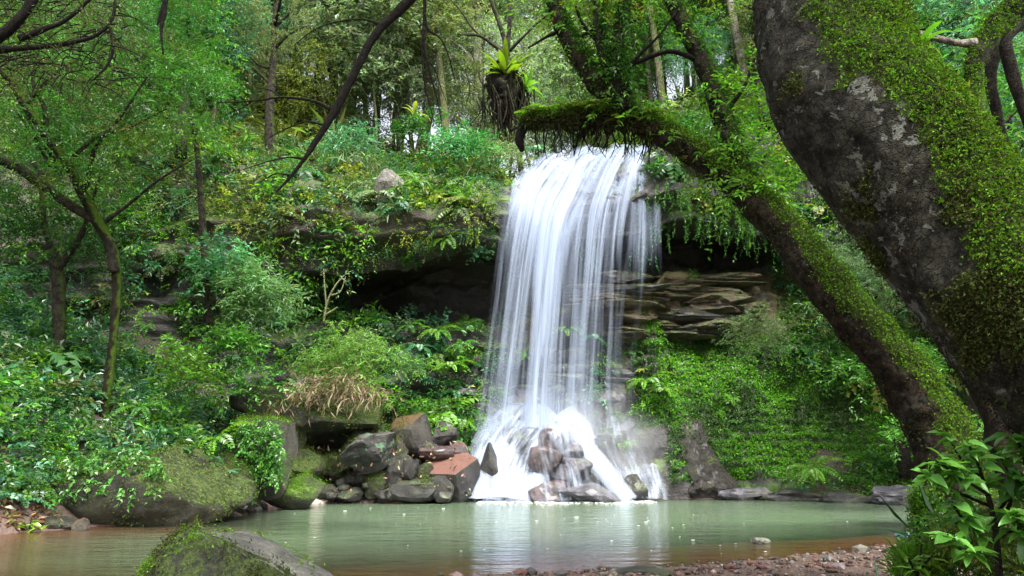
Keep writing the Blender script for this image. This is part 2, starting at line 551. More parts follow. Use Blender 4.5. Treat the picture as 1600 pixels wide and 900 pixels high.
def pool_d(X, Y):
    """signed distance to the pool's shore, negative over water"""
    P = np.stack([X, Y], -1)
    A, B = POOL, np.roll(POOL, -1, 0)
    d = np.full(P.shape[:-1], 1e9)
    inside = np.zeros(P.shape[:-1], bool)
    for a, b in zip(A, B):
        e = b - a
        q = P - a
        h = np.clip((q @ e) / (e @ e), 0, 1)
        d = np.minimum(d, np.linalg.norm(q - h[..., None] * e, axis=-1))
        c = ((a[1] > P[..., 1]) != (b[1] > P[..., 1])) & (P[..., 0] < (b[0] - a[0]) * (P[..., 1] - a[1]) / (b[1] - a[1] + 1e-12) + a[0])
        inside ^= c
    return np.where(inside, -d, d)

def G(X, Y):
    X, Y = np.asarray(X, float), np.asarray(Y, float)
    d = pool_d(X, Y)
    wl = sst(-4.6, -7.8, X - .25 * np.clip(Y - 22, 0, 5) * 0) * sst(12.5, 15.5, Y)
    wr = sst(7.0, 10.5, X) * sst(13.5, 18.5, Y)
    z = d * (.055 + .80 * wl + .75 * wr)
    z = np.where(z > 0, 13 * (1 - np.exp(-z / 13)), z)
    under = -np.minimum(1.4, np.where(Y < 17.5, .085, .085 + .3 * sst(17.5, 22, Y)) * -d)
    z = np.where(d > 0, z, under)
    P = np.stack([X, Y, np.zeros_like(X)], -1)
    return z + fbm(P * .9, 4, 21) * (.02 + .22 * np.clip(wl + wr, 0, 1) * sst(0, 2, d)) + .035 * fbm(P * 4, 2, 5) * sst(-.5, .5, d)

def G_n(X, Y):
    e = .15
    return nrm(np.stack([-(G(X + e, Y) - G(X - e, Y)) / (2 * e), -(G(X, Y + e) - G(X, Y - e)) / (2 * e), np.ones_like(X)], -1))

gx = np.concatenate([np.linspace(-90, -20, 18), np.arange(-19.5, 19.6, .3), np.linspace(20, 90, 18)])
gy = np.concatenate([np.linspace(-60, 6, 18), np.arange(6.5, 27.6, .3), np.linspace(28, 34, 10)])
GX, GY = np.meshgrid(gx, gy, indexing='ij')
GZ = G(GX, GY)
m, t, out = newmat('forest floor')
tc = N_(t, "TexCoord")
ob = tc.outputs['Object']
n1, n2 = noise(t, 1.2, 6, ob), noise(t, 14, 5, ob, .7)
c = mixc(t, n1, (.014, .010, .007), (.045, .031, .021))
sx = N_(t, "SeparateXYZ")
t.links.new(ob, sx.inputs[0])
gravel = mixc(t, remap(t, n2, .3, .7), (.048, .030, .022), (.11, .072, .056))       # reddish gravel on the low shore
gravel = mixc(t, remap(t, sx.outputs[2], .03, -.05), gravel, mixc(t, remap(t, n2, .3, .7), (.11, .055, .034), (.21, .12, .08)))
c = mixc(t, math_(t, 'MAXIMUM', remap(t, sx.outputs[2], .45, .9), remap(t, sx.outputs[1], 17.5, 19.5)), gravel, c)
p = N_(t, "BsdfPrincipled", Roughness=.75)
t.links.new(c, p.inputs['Base Color'])
b = N_(t, "Bump", Strength=.7, Distance=.05)
t.links.new(n2, b.inputs['Height'])
t.links.new(b.outputs[0], p.inputs['Normal'])
t.links.new(p.outputs[0], out.inputs[0])
M['ground'] = m
tag(build("ground", np.stack([GX, GY, GZ], -1).reshape(-1, 3), grid_faces(*GX.shape)[:, ::-1], M['ground']), kind='structure')

# the pool: murky water, seen through where it is shallow
wx, wy = np.arange(-17, 17.01, .25), np.arange(7.5, 28.01, .25)
WX, WY = np.meshgrid(wx, wy, indexing='ij')
dep = np.clip(-G(WX, WY), 0, 3)
m, t, out = newmat('pool water')
at = N_(t, "Attribute", attribute_name="depth")
sx = N_(t, "SeparateXYZ")
t.links.new(at.outputs['Vector'], sx.inputs[0])
tc = N_(t, "TexCoord")
mp = N_(t, "Mapping")
mp.inputs['Scale'].default_value = (.8, 1.6, 1)
t.links.new(tc.outputs['Object'], mp.inputs[0])
wv = math_(t, 'ADD', noise(t, 1.6, 3, mp.outputs[0]), math_(t, 'MULTIPLY', noise(t, 6.0, 3, mp.outputs[0]), .35))
bp = N_(t, "Bump", Strength=.5, Distance=.06)
t.links.new(wv, bp.inputs['Height'])
silt = mixc(t, noise(t, .5, 3, tc.outputs['Object']), (.098, .148, .088), (.135, .190, .118))
fac = math_(t, 'SUBTRACT', 1.0, math_(t, 'POWER', 2.718, math_(t, 'MULTIPLY', math_(t, 'POWER', sx.outputs[0], 1.7), -7.5)))
trp = N_(t, "BsdfTransparent")
trp.inputs[0].default_value = (.74, .62, .48, 1)
df = N_(t, "BsdfDiffuse")
t.links.new(silt, df.inputs[0])
m1 = N_(t, "MixShader")
t.links.new(fac, m1.inputs[0]); t.links.new(trp.outputs[0], m1.inputs[1]); t.links.new(df.outputs[0], m1.inputs[2])
gl = N_(t, "BsdfGlossy", Roughness=.06)
t.links.new(bp.outputs[0], gl.inputs['Normal'])
fr = N_(t, "Fresnel", IOR=1.33)
t.links.new(bp.outputs[0], fr.inputs['Normal'])
m2 = N_(t, "MixShader")
t.links.new(fr.outputs[0], m2.inputs[0]); t.links.new(m1.outputs[0], m2.inputs[1]); t.links.new(gl.outputs[0], m2.inputs[2])
t.links.new(m2.outputs[0], out.inputs[0])
M['water'] = m
V = np.stack([WX, WY, np.zeros_like(WX)], -1).reshape(-1, 3)
tag(build("water", V, grid_faces(*WX.shape)[:, ::-1], M['water'], attrs={"depth": np.stack([dep, dep, dep], -1).reshape(-1, 3)}), kind='structure')

# the cliff: a profile (forward offset, height) that changes along x; an overhang over a hollow, a ledge below it
def y_base(x):
    x = np.asarray(x, float)
    return 26.75 - .075 * np.clip(x - 9.5, 0, 30) ** 1.6 - .05 * np.clip(-8.5 - x, 0, 30) ** 1.5 + .25 * np.sin(x * .9)

KX = [-26, -12, -8.6, -6.6, -4.5, -1.2, .2, 2.5, 4.9, 5.4, 8.0, 10.2, 12.5, 17, 28]
PROF = np.array([   # toe, waterline, ledge front, ledge, hollow floor back, hollow roof back, lip under, lip face, lip top, back
    [(-.6, -1), (0, 0), (1.5, 4.0), (2.2, 5.5), (2.8, 6.5), (3.0, 7.5), (3.2, 8.6), (3.6, 10), (4.6, 12.5), (8, 16)],
    [(-.6, -1), (0, 0), (1.3, 3.8), (1.8, 5.2), (2.3, 6.2), (2.3, 7.2), (2.0, 8.2), (2.2, 9.5), (3.2, 12.), (7, 15)],
    [(-.6, -1), (0, 0), (1.2, 3.5), (1.7, 5.2), (2.4, 6.2), (2.2, 6.8), (1.3, 7.2), (1.0, 8.8), (2.0, 11.), (6, 13.5)],
    [(-.6, -1), (0, 0), (1.2, 3.4), (1.8, 5.6), (4.2, 6.2), (4.0, 7.4), (.9, 7.35), (.3, 8.7), (1.4, 10.8), (5.4, 12.8)],
    [(-.6, -1), (0, 0), (1.1, 3.3), (1.8, 5.7), (4.8, 6.2), (4.6, 7.9), (.9, 7.6), (.2, 8.8), (1.3, 10.6), (5.2, 12.6)],
    [(-.6, -1), (0, 0), (1.1, 2.9), (1.9, 5.8), (4.8, 6.3), (4.6, 8.4), (1.1, 8.3), (.5, 9.2), (1.5, 10.6), (5.2, 12.0)],
    [(-.6, -1), (.2, 0), (1.2, 2.5), (2.0, 6.0), (4.2, 6.6), (4.0, 8.4), (1.2, 8.5), (.6, 9.35), (2.2, 10.85), (5.2, 11.2)],
    [(-.6, -1), (.2, 0), (1.2, 2.6), (2.0, 6.3), (4.2, 6.8), (4.0, 8.5), (1.2, 8.7), (.6, 9.5), (2.2, 11.55), (5.2, 11.9)],
    [(-.6, -1), (.2, 0), (1.3, 2.8), (2.0, 6.9), (4.2, 7.4), (4.0, 8.9), (1.1, 8.9), (.6, 9.8), (1.9, 12.0), (5.2, 12.3)],
    [(-.6, -1), (.0, 0), (2.2, 3.4), (2.7, 7.5), (4.8, 7.7), (4.8, 9.1), (1.0, 9.1), (.5, 10.2), (1.6, 12.3), (5.2, 14)],
    [(-.6, -1), (.0, 0), (2.5, 3.6), (2.9, 7.6), (4.8, 7.8), (4.8, 9.0), (1.2, 9.0), (.7, 10.3), (1.9, 12.6), (5.5, 15)],
    [(-.6, -1), (0, 0), (2.8, 3.5), (3.5, 6.8), (4.0, 7.4), (3.5, 8.3), (2.4, 8.6), (2.0, 10.2), (3.2, 13), (7, 16)],
    [(-.6, -1), (0, 0), (2.0, 3.2), (3.4, 6.0), (4.0, 7.0), (4.2, 8.0), (4.0, 8.8), (4.2, 10.5), (5.5, 13.5), (9, 17)],
    [(-.6, -1), (0, 0), (2.2, 3.0), (4.0, 5.8), (4.9, 7.0), (5.4, 8.0), (5.6, 9.0), (6.2, 11), (8, 14), (12, 18)],
    [(-.6, -1), (0, 0), (2.2, 3.0), (4.0, 5.8), (4.9, 7.0), (5.4, 8.0), (5.6, 9.0), (6.2, 11), (8, 14), (12, 18)]], float)
cx = np.concatenate([np.arange(-26, -9, .35), np.arange(-9, 13, .1), np.arange(13, 28.1, .35)])
prof = np.stack([np.stack([np.interp(cx, KX, PROF[:, i, j]) for j in (0, 1)], -1) for i in range(10)], 1)     # (nx,10,2)
NTC = 150
tpar = np.linspace(0, 8.999, NTC)
ii = tpar.astype(int)
ff = (tpar - ii)[None, :, None]
ff = ff * .6 + .4 * ff * ff * (3 - 2 * ff)
pr = prof[:, ii] * (1 - ff) + prof[:, ii + 1] * ff
CP = np.stack([np.repeat(cx[:, None], NTC, 1), y_base(cx)[:, None] + pr[..., 0], pr[..., 1]], -1)
strata = fbm(np.stack([CP[..., 0] * .18, CP[..., 1] * .18, CP[..., 2] * 2.6], -1), 3, 77)
big = fbm(CP * .55, 4, 31)
fine = fbm(CP * 2.3, 4, 32)
amp = sst(0, .8, tpar)[None] * (1 - .6 * sst(8, 9, tpar)[None])
wet = sst(-.8, .3, cx) * (1 - sst(4.6, 5.3, cx))
rb_ = sst(4.8, 6.0, cx)[:, None] * sst(3.2, 2.4, tpar)[None]     # the mossy bank has no ledges of its own
CP[..., 1] -= amp * (.30 * strata * (1 - .9 * rb_) + .42 * big * (1 - .5 * wet[:, None]) + .16 * fine)
CP[..., 2] += amp * (.16 * big + .08 * fine)
CP[..., 0] += .15 * fine
du, dv = np.gradient(CP, axis=0), np.gradient(CP, axis=1)
CN = nrm(np.cross(du, dv))
CAREA = np.linalg.norm(np.cross(du, dv), axis=-1)
m, t, out = newmat('basalt')
tc = N_(t, "TexCoord")
ob = tc.outputs['Object']
mp = N_(t, "Mapping")
mp.inputs['Scale'].default_value = (.35, .35, 2.4)
t.links.new(ob, mp.inputs[0])
n1, n2, n3 = noise(t, 1.1, 6, mp.outputs[0], .6), noise(t, 9, 6, ob, .7), noise(t, .8, 4, ob)
sx = N_(t, "SeparateXYZ")
t.links.new(ob, sx.inputs[0])
dark = mixc(t, n1, (.011, .010, .0095), (.045, .040, .037))
tan = mixc(t, n1, (.05, .036, .017), (.19, .145, .07))
ft = math_(t, 'MULTIPLY', remap(t, sx.outputs[2], 4.9, 5.8), remap(t, sx.outputs[2], 8.3, 7.7))
ft = math_(t, 'MULTIPLY', ft, remap(t, sx.outputs[0], -1.2, 1.0))
ft = math_(t, 'MULTIPLY', ft, remap(t, n3, .25, .5))
c = mixc(t, ft, dark, tan)
soil = mixc(t, n1, (.018, .014, .008), (.06, .047, .024))
fs = math_(t, 'MULTIPLY', remap(t, sx.outputs[0], -.4, -1.6), remap(t, sx.outputs[2], 7.2, 8.2))
c = mixc(t, math_(t, 'MULTIPLY', fs, .8), c, soil)
geo = N_(t, "NewGeometry")
s2 = N_(t, "SeparateXYZ")
t.links.new(geo.outputs['Normal'], s2.inputs[0])
fm = math_(t, 'ADD', math_(t, 'MULTIPLY', s2.outputs[2], .7), math_(t, 'MULTIPLY', math_(t, 'SUBTRACT', n3, .5), 2.0))
fm = math_(t, 'ADD', fm, math_(t, 'MULTIPLY', math_(t, 'SUBTRACT', n2, .5), .8))
fm = math_(t, 'MULTIPLY', remap(t, fm, .30, .75), .85)
c = mixc(t, fm, c, mixc(t, n2, (.025, .05, .008), (.10, .16, .02)))
fr_ = math_(t, 'MULTIPLY', remap(t, sx.outputs[0], 4.6, 6.2), remap(t, math_(t, 'ADD', sx.outputs[2], math_(t, 'MULTIPLY', n3, 1.5)), 1.0, 2.0))
fr_ = math_(t, 'MULTIPLY', fr_, remap(t, sx.outputs[2], 6.0, 5.0))
c = mixc(t, math_(t, 'MULTIPLY', fr_, .85), c, mixc(t, n2, (.010, .022, .004), (.045, .085, .010)))
c = mixc(t, .5, c, ramp(t, n2, [(.3, (.35, .35, .35)), (.7, (1.5, 1.5, 1.5))]), 'MULTIPLY')
p = N_(t, "BsdfPrincipled", Roughness=.5)
t.links.new(c, p.inputs['Base Color'])
b = N_(t, "Bump", Strength=.9, Distance=.12)
t.links.new(math_(t, 'ADD', n1, math_(t, 'MULTIPLY', n2, .7)), b.inputs['Height'])
t.links.new(b.outputs[0], p.inputs['Normal'])
t.links.new(p.outputs[0], out.inputs[0])
M['cliff'] = m
cliff = tag(build("cliff", CP.reshape(-1, 3), grid_faces(*CP.shape[:2]), M['cliff']), kind='structure')

def cliff_pts(n, ok):
    """n random places on the cliff where ok(x, t, z, point) holds: points and outward normals"""
    wgt = CAREA * ok(CP[..., 0], np.broadcast_to(tpar, CP.shape[:2]), CP[..., 2])
    wgt = wgt.ravel() / wgt.sum()
    k = R.choice(len(wgt), n, p=wgt)
    return CP.reshape(-1, 3)[k] + R.normal(0, .06, (n, 3)), CN.reshape(-1, 3)[k]

# the wooded hill that goes on behind the cliff top
def hill(X, Y):
    X, Y = np.asarray(X, float), np.asarray(Y, float)
    k = np.array([np.interp(X, KX, PROF[:, 9, 1]), np.interp(X, KX, PROF[:, 9, 0])])
    y0 = y_base(X) + k[1]
    side = sst(-3, -14, X) * .33 + sst(7, 16, X) * .35
    up = (.30 + side) * np.clip(Y - y0, -4, 18) + (.06 + side * .4) * np.clip(Y - y0 - 18, 0, 200)
    ch = np.exp(-((X - 2.8) / 2.2) ** 2) * 1.1 * np.exp(-np.clip(Y - y0, 0, 99) / 8)
    return k[0] + up - ch + .45 * fbm(np.stack([X * .35, Y * .35, X * 0], -1), 4, 55) - .55

hx = np.concatenate([np.linspace(-110, -22, 20), np.arange(-21, 25, .6), np.linspace(26, 110, 20)])
hv = np.concatenate([np.linspace(-.8, 20, 50), np.linspace(22, 130, 24)])
HX = np.repeat(hx[:, None], len(hv), 1)
HY = (y_base(np.clip(hx, -26, 28)) + np.interp(hx, KX, PROF[:, 9, 0]))[:, None] + hv[None]
tag(build("hill", np.stack([HX, HY, hill(HX, HY)], -1).reshape(-1, 3), grid_faces(*HX.shape)[:, ::-1], M['ground']), kind='structure')

# ------------------------------------------------------------------ the waterfall
def fall_mat(name, sx_, sy_, lo, hi, col=(.90, .93, .97), tr=.45):
    m, t, out = newmat(name)
    a = N_(t, "Attribute", attribute_name="flow")     # (across -1..1, metres down the stream, density)
    b = N_(t, "Attribute", attribute_name="strand")   # (metres across, metres down, seed)
    s = N_(t, "SeparateXYZ")
    t.links.new(a.outputs['Vector'], s.inputs[0])
    mp = N_(t, "Mapping")
    mp.inputs['Scale'].default_value = (sx_, sy_, 3.7)
    t.links.new(b.outputs['Vector'], mp.inputs[0])
    n1 = noise(t, 1.0, 3, mp.outputs[0], .55)
    mp2 = N_(t, "Mapping")
    mp2.inputs['Scale'].default_value = (sx_ * 3.2, sy_ * .7, 5.1)
    t.links.new(b.outputs['Vector'], mp2.inputs[0])
    n2 = noise(t, 1.0, 2, mp2.outputs[0], .5)
    nn = math_(t, 'ADD', math_(t, 'MULTIPLY', n1, .72), math_(t, 'MULTIPLY', n2, .28))
    st = remap(t, math_(t, 'ADD', nn, math_(t, 'MULTIPLY', math_(t, 'SUBTRACT', s.outputs[2], .62), .46)), lo, hi)
    edge = math_(t, 'SUBTRACT', 1.0, math_(t, 'POWER', math_(t, 'ABSOLUTE', s.outputs[0]), 2.2), clamp=True)
    al = math_(t, 'MULTIPLY', math_(t, 'MULTIPLY', st, edge), math_(t, 'MINIMUM', math_(t, 'MULTIPLY', s.outputs[2], 1.5), 1.0), clamp=True)
    d1, d2 = N_(t, "BsdfDiffuse"), N_(t, "BsdfTranslucent")
    d1.inputs[0].default_value = d2.inputs[0].default_value = (*col, 1)
    mx = N_(t, "MixShader", Fac=tr)
    t.links.new(d1.outputs[0], mx.inputs[1]); t.links.new(d2.outputs[0], mx.inputs[2])
    tp = N_(t, "BsdfTransparent")
    m2 = N_(t, "MixShader")
    t.links.new(al, m2.inputs[0]); t.links.new(tp.outputs[0], m2.inputs[1]); t.links.new(mx.outputs[0], m2.inputs[2])
    t.links.new(m2.outputs[0], out.inputs[0])
    return m

M['fall'] = fall_mat('falling water', 4.2, .14, .39, .82, (.43, .50, .64))
M['foam'] = fall_mat('white water', 4.2, .9, .38, .76, (.50, .56, .68))
fall = thing("waterfall", "white silky waterfall pouring over the dark cliff lip into the green pool", "waterfall", (2.4, 26.8, 0))
FL = np.array(fall.location)

def stream(path, name="stream", mat='fall', n=46, nu=13, bulge=.22, layers=2, sd=None):
    """path of (px, py, Y, half width in photo pixels, density): one bulging ribbon of water with a second skin inside it"""
    q = np.array([[*W(a, b, Y), hw * mpp(b, Y), de] for a, b, Y, hw, de in path])
    s = spline(q, n)
    P, hw, de = s[:, :3], np.maximum(s[:, 3], .02), np.clip(s[:, 4], 0, 1)
    along = np.concatenate([[0], np.cumsum(np.linalg.norm(np.diff(P, axis=0), axis=1))])
    T = nrm(np.gradient(P, axis=0))
    Sd = nrm(np.cross(T, np.array([0, -1.0, .2])))
    Sd = Sd * np.sign(Sd[:, :1] + 1e-9)
    Nn = nrm(np.cross(Sd, T))
    Nn = Nn * np.where(Nn[:, 1:2] > 0, -1, 1)
    u = np.linspace(-1, 1, nu)
    sd = R.uniform(0, 40) if sd is None else sd
    Vs, Fs, fl, stn = [], [], [], []
    for L in range(layers):
        off = bulge * hw[:, None] * (1 - u[None] ** 2) * (1 if L == 0 else -.9)
        wob = .05 * fbm(np.stack([u[None] * hw[:, None] * 5 + sd, along[:, None] * .4 + 0 * u[None], np.full((n, nu), float(L))], -1), 2, 9)
        Q = P[:, None] + Sd[:, None] * (u[None] * hw[:, None])[..., None] + Nn[:, None] * (off + wob)[..., None]
        Vs.append(Q.reshape(-1, 3))
        Fs.append(grid_faces(n, nu) + L * n * nu)
        U = np.broadcast_to(u, (n, nu))
        AL = np.broadcast_to(along[:, None], (n, nu))
        fl.append(np.stack([U, AL, np.broadcast_to(de[:, None], (n, nu))], -1).reshape(-1, 3))
        stn.append(np.stack([U * hw[:, None] + sd + L * 7, AL + sd, np.full((n, nu), sd * .7 + L)], -1).reshape(-1, 3))
    o = build(name, np.vstack(Vs) - FL, np.vstack(Fs), M[mat], fall, attrs={"flow": np.vstack(fl), "strand": np.vstack(stn)})
    return o

# over the sloping lip, then free fall (photo pixels give each stream's line; the depths are the cliff's)
LIP = lambda x: 29.0
stream([(935, 238, 30.6, 30, .8), (915, 252, 28.9, 32, .78), (888, 300, 27.7, 34, .85), (868, 345, 27.0, 34, 1), (858, 420, 26.7, 27, .95), (850, 520, 26.6, 22, .85), (843, 600, 26.5, 22, .8), (840, 668, 26.5, 30, .95)])
stream([(880, 250, 30.3, 34, .8), (862, 265, 28.8, 34, .8), (838, 300, 27.8, 30, .9), (826, 340, 27.0, 28, .85), (812, 420, 26.7, 26, .72), (800, 520, 26.6, 25, .62), (788, 620, 26.5, 26, .6), (778, 690, 26.4, 30, .75)])
stream([(842, 268, 29.6, 22, .9), (824, 285, 28.6, 22, .9), (812, 320, 27.2, 20, .7), (800, 380, 26.8, 20, .55), (788, 480, 26.6, 20, .5), (772, 600, 26.5, 20, .5), (762, 690, 26.4, 22, .6)])
stream([(805, 285, 28.2, 10, .4), (801, 310, 27.2, 14, .42), (792, 400, 26.8, 18, .42), (780, 500, 26.7, 20, .4), (765, 620, 26.5, 22, .4), (752, 690, 26.4, 22, .45)])
stream([(985, 234, 30.6, 28, .8), (968, 252, 28.9, 28, .75), (950, 290, 27.7, 26, .75), (936, 335, 27.0, 22, .75), (927, 420, 26.7, 15, .74), (919, 520, 26.6, 14, .6), (912, 640, 26.5, 16, .55)])
stream([(962, 237, 30.5, 20, .75), (945, 262, 28.7, 18, .66), (925, 300, 27.6, 15, .62), (908, 345, 27.0, 14, .7), (898, 430, 26.7, 13, .6), (890, 540, 26.6, 14, .5), (884, 650, 26.5, 18, .55)])
stream([(1006, 230, 30.4, 16, .8), (996, 245, 28.8, 16, .75), (978, 290, 27.6, 13, .65), (966, 350, 27.0, 11, .7), (960, 430, 26.8, 10, .5), (955, 520, 26.7, 10, .36), (950, 620, 26.6, 12, .3)])
stream([(1013, 229, 30.3, 8, .9), (1004, 246, 28.7, 6, .8), (1002, 300, 27.3, 6, .62), (1000, 380, 27.0, 7, .5), (998, 450, 26.9, 8, .34), (996, 520, 26.8, 9, .1)])
stream([(1022, 230, 30.3, 7, .9), (1024, 250, 28.6, 6, .85), (1027, 310, 27.3, 6, .7), (1027, 390, 27.0, 7, .5), (1025, 450, 26.9, 8, .2), (1024, 490, 26.9, 8, .02)])
stream([(990, 250, 28.6, 6, .6), (984, 300, 27.4, 6, .5), (980, 380, 27.0, 7, .4), (976, 470, 26.9, 8, .25), (973, 560, 26.8, 9, .1)])
stream([(898, 258, 28.9, 14, .7), (880, 290, 27.9, 14, .65), (862, 325, 27.2, 13, .65), (880, 370, 26.9, 12, .6), (878, 450, 26.7, 13, .5), (872, 560, 26.6, 16, .45), (868, 660, 26.5, 20, .5)])
stream([(872, 330, 27.6, 52, .5), (862, 400, 27.2, 66, .55), (856, 500, 27.0, 78, .58), (850, 600, 26.9, 88, .6), (846, 690, 26.8, 98, .62)], nu=25, bulge=.06)
stream([(935, 330, 27.6, 42, .42), (930, 420, 27.3, 46, .45), (926, 520, 27.1, 50, .46), (922, 600, 27.0, 54, .48), (925, 670, 26.9, 60, .5)], nu=21, bulge=.06)

stream([(1006, 230, 30.4, 26, .72), (1006, 248, 28.7, 25, .66), (1004, 300, 27.45, 25, .62), (1001, 380, 27.1, 26, .52), (999, 440, 27.0, 26, .3), (998, 500, 27.0, 24, .1)], nu=15, bulge=.1)
stream([(955, 330, 27.5, 70, .32), (948, 400, 27.3, 74, .34), (940, 480, 27.2, 76, .34), (932, 580, 27.1, 80, .34), (930, 680, 27.0, 84, .42)], nu=25, bulge=.05)
# white water sliding over the rocks at the foot
stream([(850, 645, 27.6, 40, .9), (830, 668, 26.9, 56, .8), (806, 700, 26.3, 58, .72), (790, 740, 25.7, 54, .85), (785, 783, 25.3, 52, 1)], "cascade", 'foam', 30, 21, .30, 2)
stream([(800, 660, 27.4, 40, .7), (775, 690, 26.4, 36, .8), (760, 730, 25.8, 34, .85), (755, 783, 25.3, 34, 1)], "cascade", 'foam', 26, 15, .3, 2)
stream([(880, 648, 27.6, 26, 1), (905, 672, 26.9, 22, 1), (915, 700, 26.4, 18, 1), (935, 725, 26.0, 18, 1), (958, 752, 25.6, 16, 1), (982, 784, 25.2, 17, 1)], "cascade", 'foam', 30, 13, .35, 2)
stream([(862, 668, 27.2, 16, .95), (850, 690, 26.6, 18, .9), (838, 725, 26.0, 18, .9), (832, 783, 25.4, 18, 1)], "cascade", 'foam', 22, 11, .3, 2)
stream([(876, 662, 27.0, 14, .9), (878, 690, 26.1, 12, .7), (884, 712, 25.9, 16, .55), (892, 745, 25.6, 24, .45), (905, 783, 25.2, 30, .4)], "cascade", 'foam', 22, 11, .2, 1)
stream([(872, 652, 27.0, 46, .7), (876, 690, 25.75, 54, .56), (882, 716, 25.42, 60, .54), (890, 745, 25.2, 66, .54), (895, 783, 25.0, 72, .6)], "cascade", 'foam', 26, 25, .12, 1)
stream([(960, 655, 27.6, 34, .5), (968, 700, 26.8, 34, .5), (985, 738, 26.2, 34, .6), (998, 783, 25.5, 40, .62)], "cascade", 'foam', 24, 15, .2, 2)
stream([(1010, 728, 26.9, 22, .6), (1016, 755, 26.2, 26, .6), (1022, 783, 25.6, 26, .6)], "cascade", 'foam', 16, 11, .2, 1)
# ------------------------------------------------------------------ boulders and stones
import bmesh
def ico(sub):
    bm = bmesh.new()
    bmesh.ops.create_icosphere(bm, subdivisions=sub, radius=1.0)
    V = np.array([v.co[:] for v in bm.verts])
    F = np.array([[v.index for v in f.verts] for f in bm.faces])
    bm.free()
    return V, F
ICO = {s: ico(s) for s in (1, 2, 3, 4, 5)}

M['rock_dark'] = rock_mat('dark wet basalt', (.009, .0085, .008), (.036, .033, .031), (.055, .05, .046), .6, (.06, .09, .02), 2.2, .5, thr=.5, wet=.15)
M['rock_moss'] = rock_mat('mossy boulder', (.014, .014, .007), (.052, .054, .026), None, .95, (.042, .066, .009), 1.6, .65, thr=.22, bump=.7)
M['rock_green'] = rock_mat('green topped boulder', (.017, .016, .011), (.06, .054, .036), None, 1.0, (.06, .11, .010), 1.3, .6, thr=.42, bump=.6)
M['rock_red'] = rock_mat('red topped rock', (.012, .011, .0105), (.045, .04, .038), None, 0, scale=2.4, rough=.5, top=(.135, .062, .045), wet=.1)
M['rock_rust'] = rock_mat('rusty topped rock', (.018, .016, .014), (.06, .053, .044), None, .25, (.08, .10, .02), 2.4, .5, top=(.085, .045, .017), thr=.5)
M['rock_pink'] = rock_mat('pinkish wet rock', (.038, .024, .022), (.115, .068, .062), (.04, .034, .037), 0, scale=2.2, rough=.38, wet=.3)
M['rock_grey'] = rock_mat('grey stone', (.010, .0095, .009), (.042, .039, .035), (.025, .021, .018), .3, (.07, .10, .02), 3, .55, thr=.55)
M['rock_pale'] = rock_mat('pale grey rock', (.07, .066, .056), (.22, .21, .18), (.06, .055, .045), .35, (.10, .14, .03), 2.0, .7, thr=.55)
M['rock_purple'] = rock_mat('purple grey rock', (.045, .042, .052), (.15, .138, .165), (.10, .09, .08), .3, (.06, .10, .02), 2.6, .4, thr=.55, wet=.2)
M['rock_lichen'] = rock_mat('dark rock with pale green lichen', (.010, .0095, .009), (.045, .042, .038), None, 0, scale=1.8, rough=.5, patch=(.085, .19, .10), top=(.085, .085, .075))
M['rock_face'] = rock_mat('coarse brown rock', (.009, .0075, .006), (.04, .033, .027), (.06, .052, .044), .8, (.09, .15, .02), 2.8, .5, bump=1.0, thr=.55, wet=.1)
M['rock_tan'] = rock_mat('tan layered rock', (.028, .020, .010), (.13, .095, .048), (.02, .016, .011), .5, (.10, .15, .025), 1.4, .6, bump=.9, thr=.55)
M['rock_lip'] = rock_mat('wet lip rock', (.03, .028, .036), (.10, .095, .12), None, 0, scale=3, rough=.35, wet=.2)
M['rock_front'] = rock_mat('mossy grey slab', (.022, .021, .018), (.085, .08, .07), None, .85, (.055, .09, .008), 2.6, .6, bump=.9, thr=-.05)
M['rock_top'] = rock_mat('bare grey slab top', (.06, .058, .052), (.17, .162, .145), (.035, .042, .018), .25, (.06, .08, .015), 3, .5, bump=.5, thr=.9)

def rock_mesh(size, seed, cuts=9, sub=3, rough=.10, planes=(), freq=1.6, rotz=0.0):
    """an angular boulder: a ball cut by planes (own ones first: (normal, distance)), roughened, scaled"""
    g = np.random.default_rng(seed)
    V, F = ICO[sub]
    V = V.copy() * 1.25
    pl = [(nrm(np.array(a, float)), d) for a, d in planes]
    for _ in range(cuts):
        n = g.normal(size=3)
        n[2] *= .7
        pl.append((nrm(n), g.uniform(.62, .92)))
    for n, d in pl:
        h = V @ n - d
        V = V - np.maximum(h, 0)[:, None] * n * .97
    V = V + nrm(V) * (rough * fbm(V * freq + seed, 4, seed % 97) + rough * .28 * fbm(V * 5.5 + seed, 3, seed % 89))[:, None]
    mn, mx = V.min(0), V.max(0)
    V = (V - (mn + mx) / 2) / (mx - mn) * np.asarray(size)
    c, s = math.cos(rotz), math.sin(rotz)
    V = V @ np.array([[c, s, 0], [-s, c, 0], [0, 0, 1]])
    return V, F

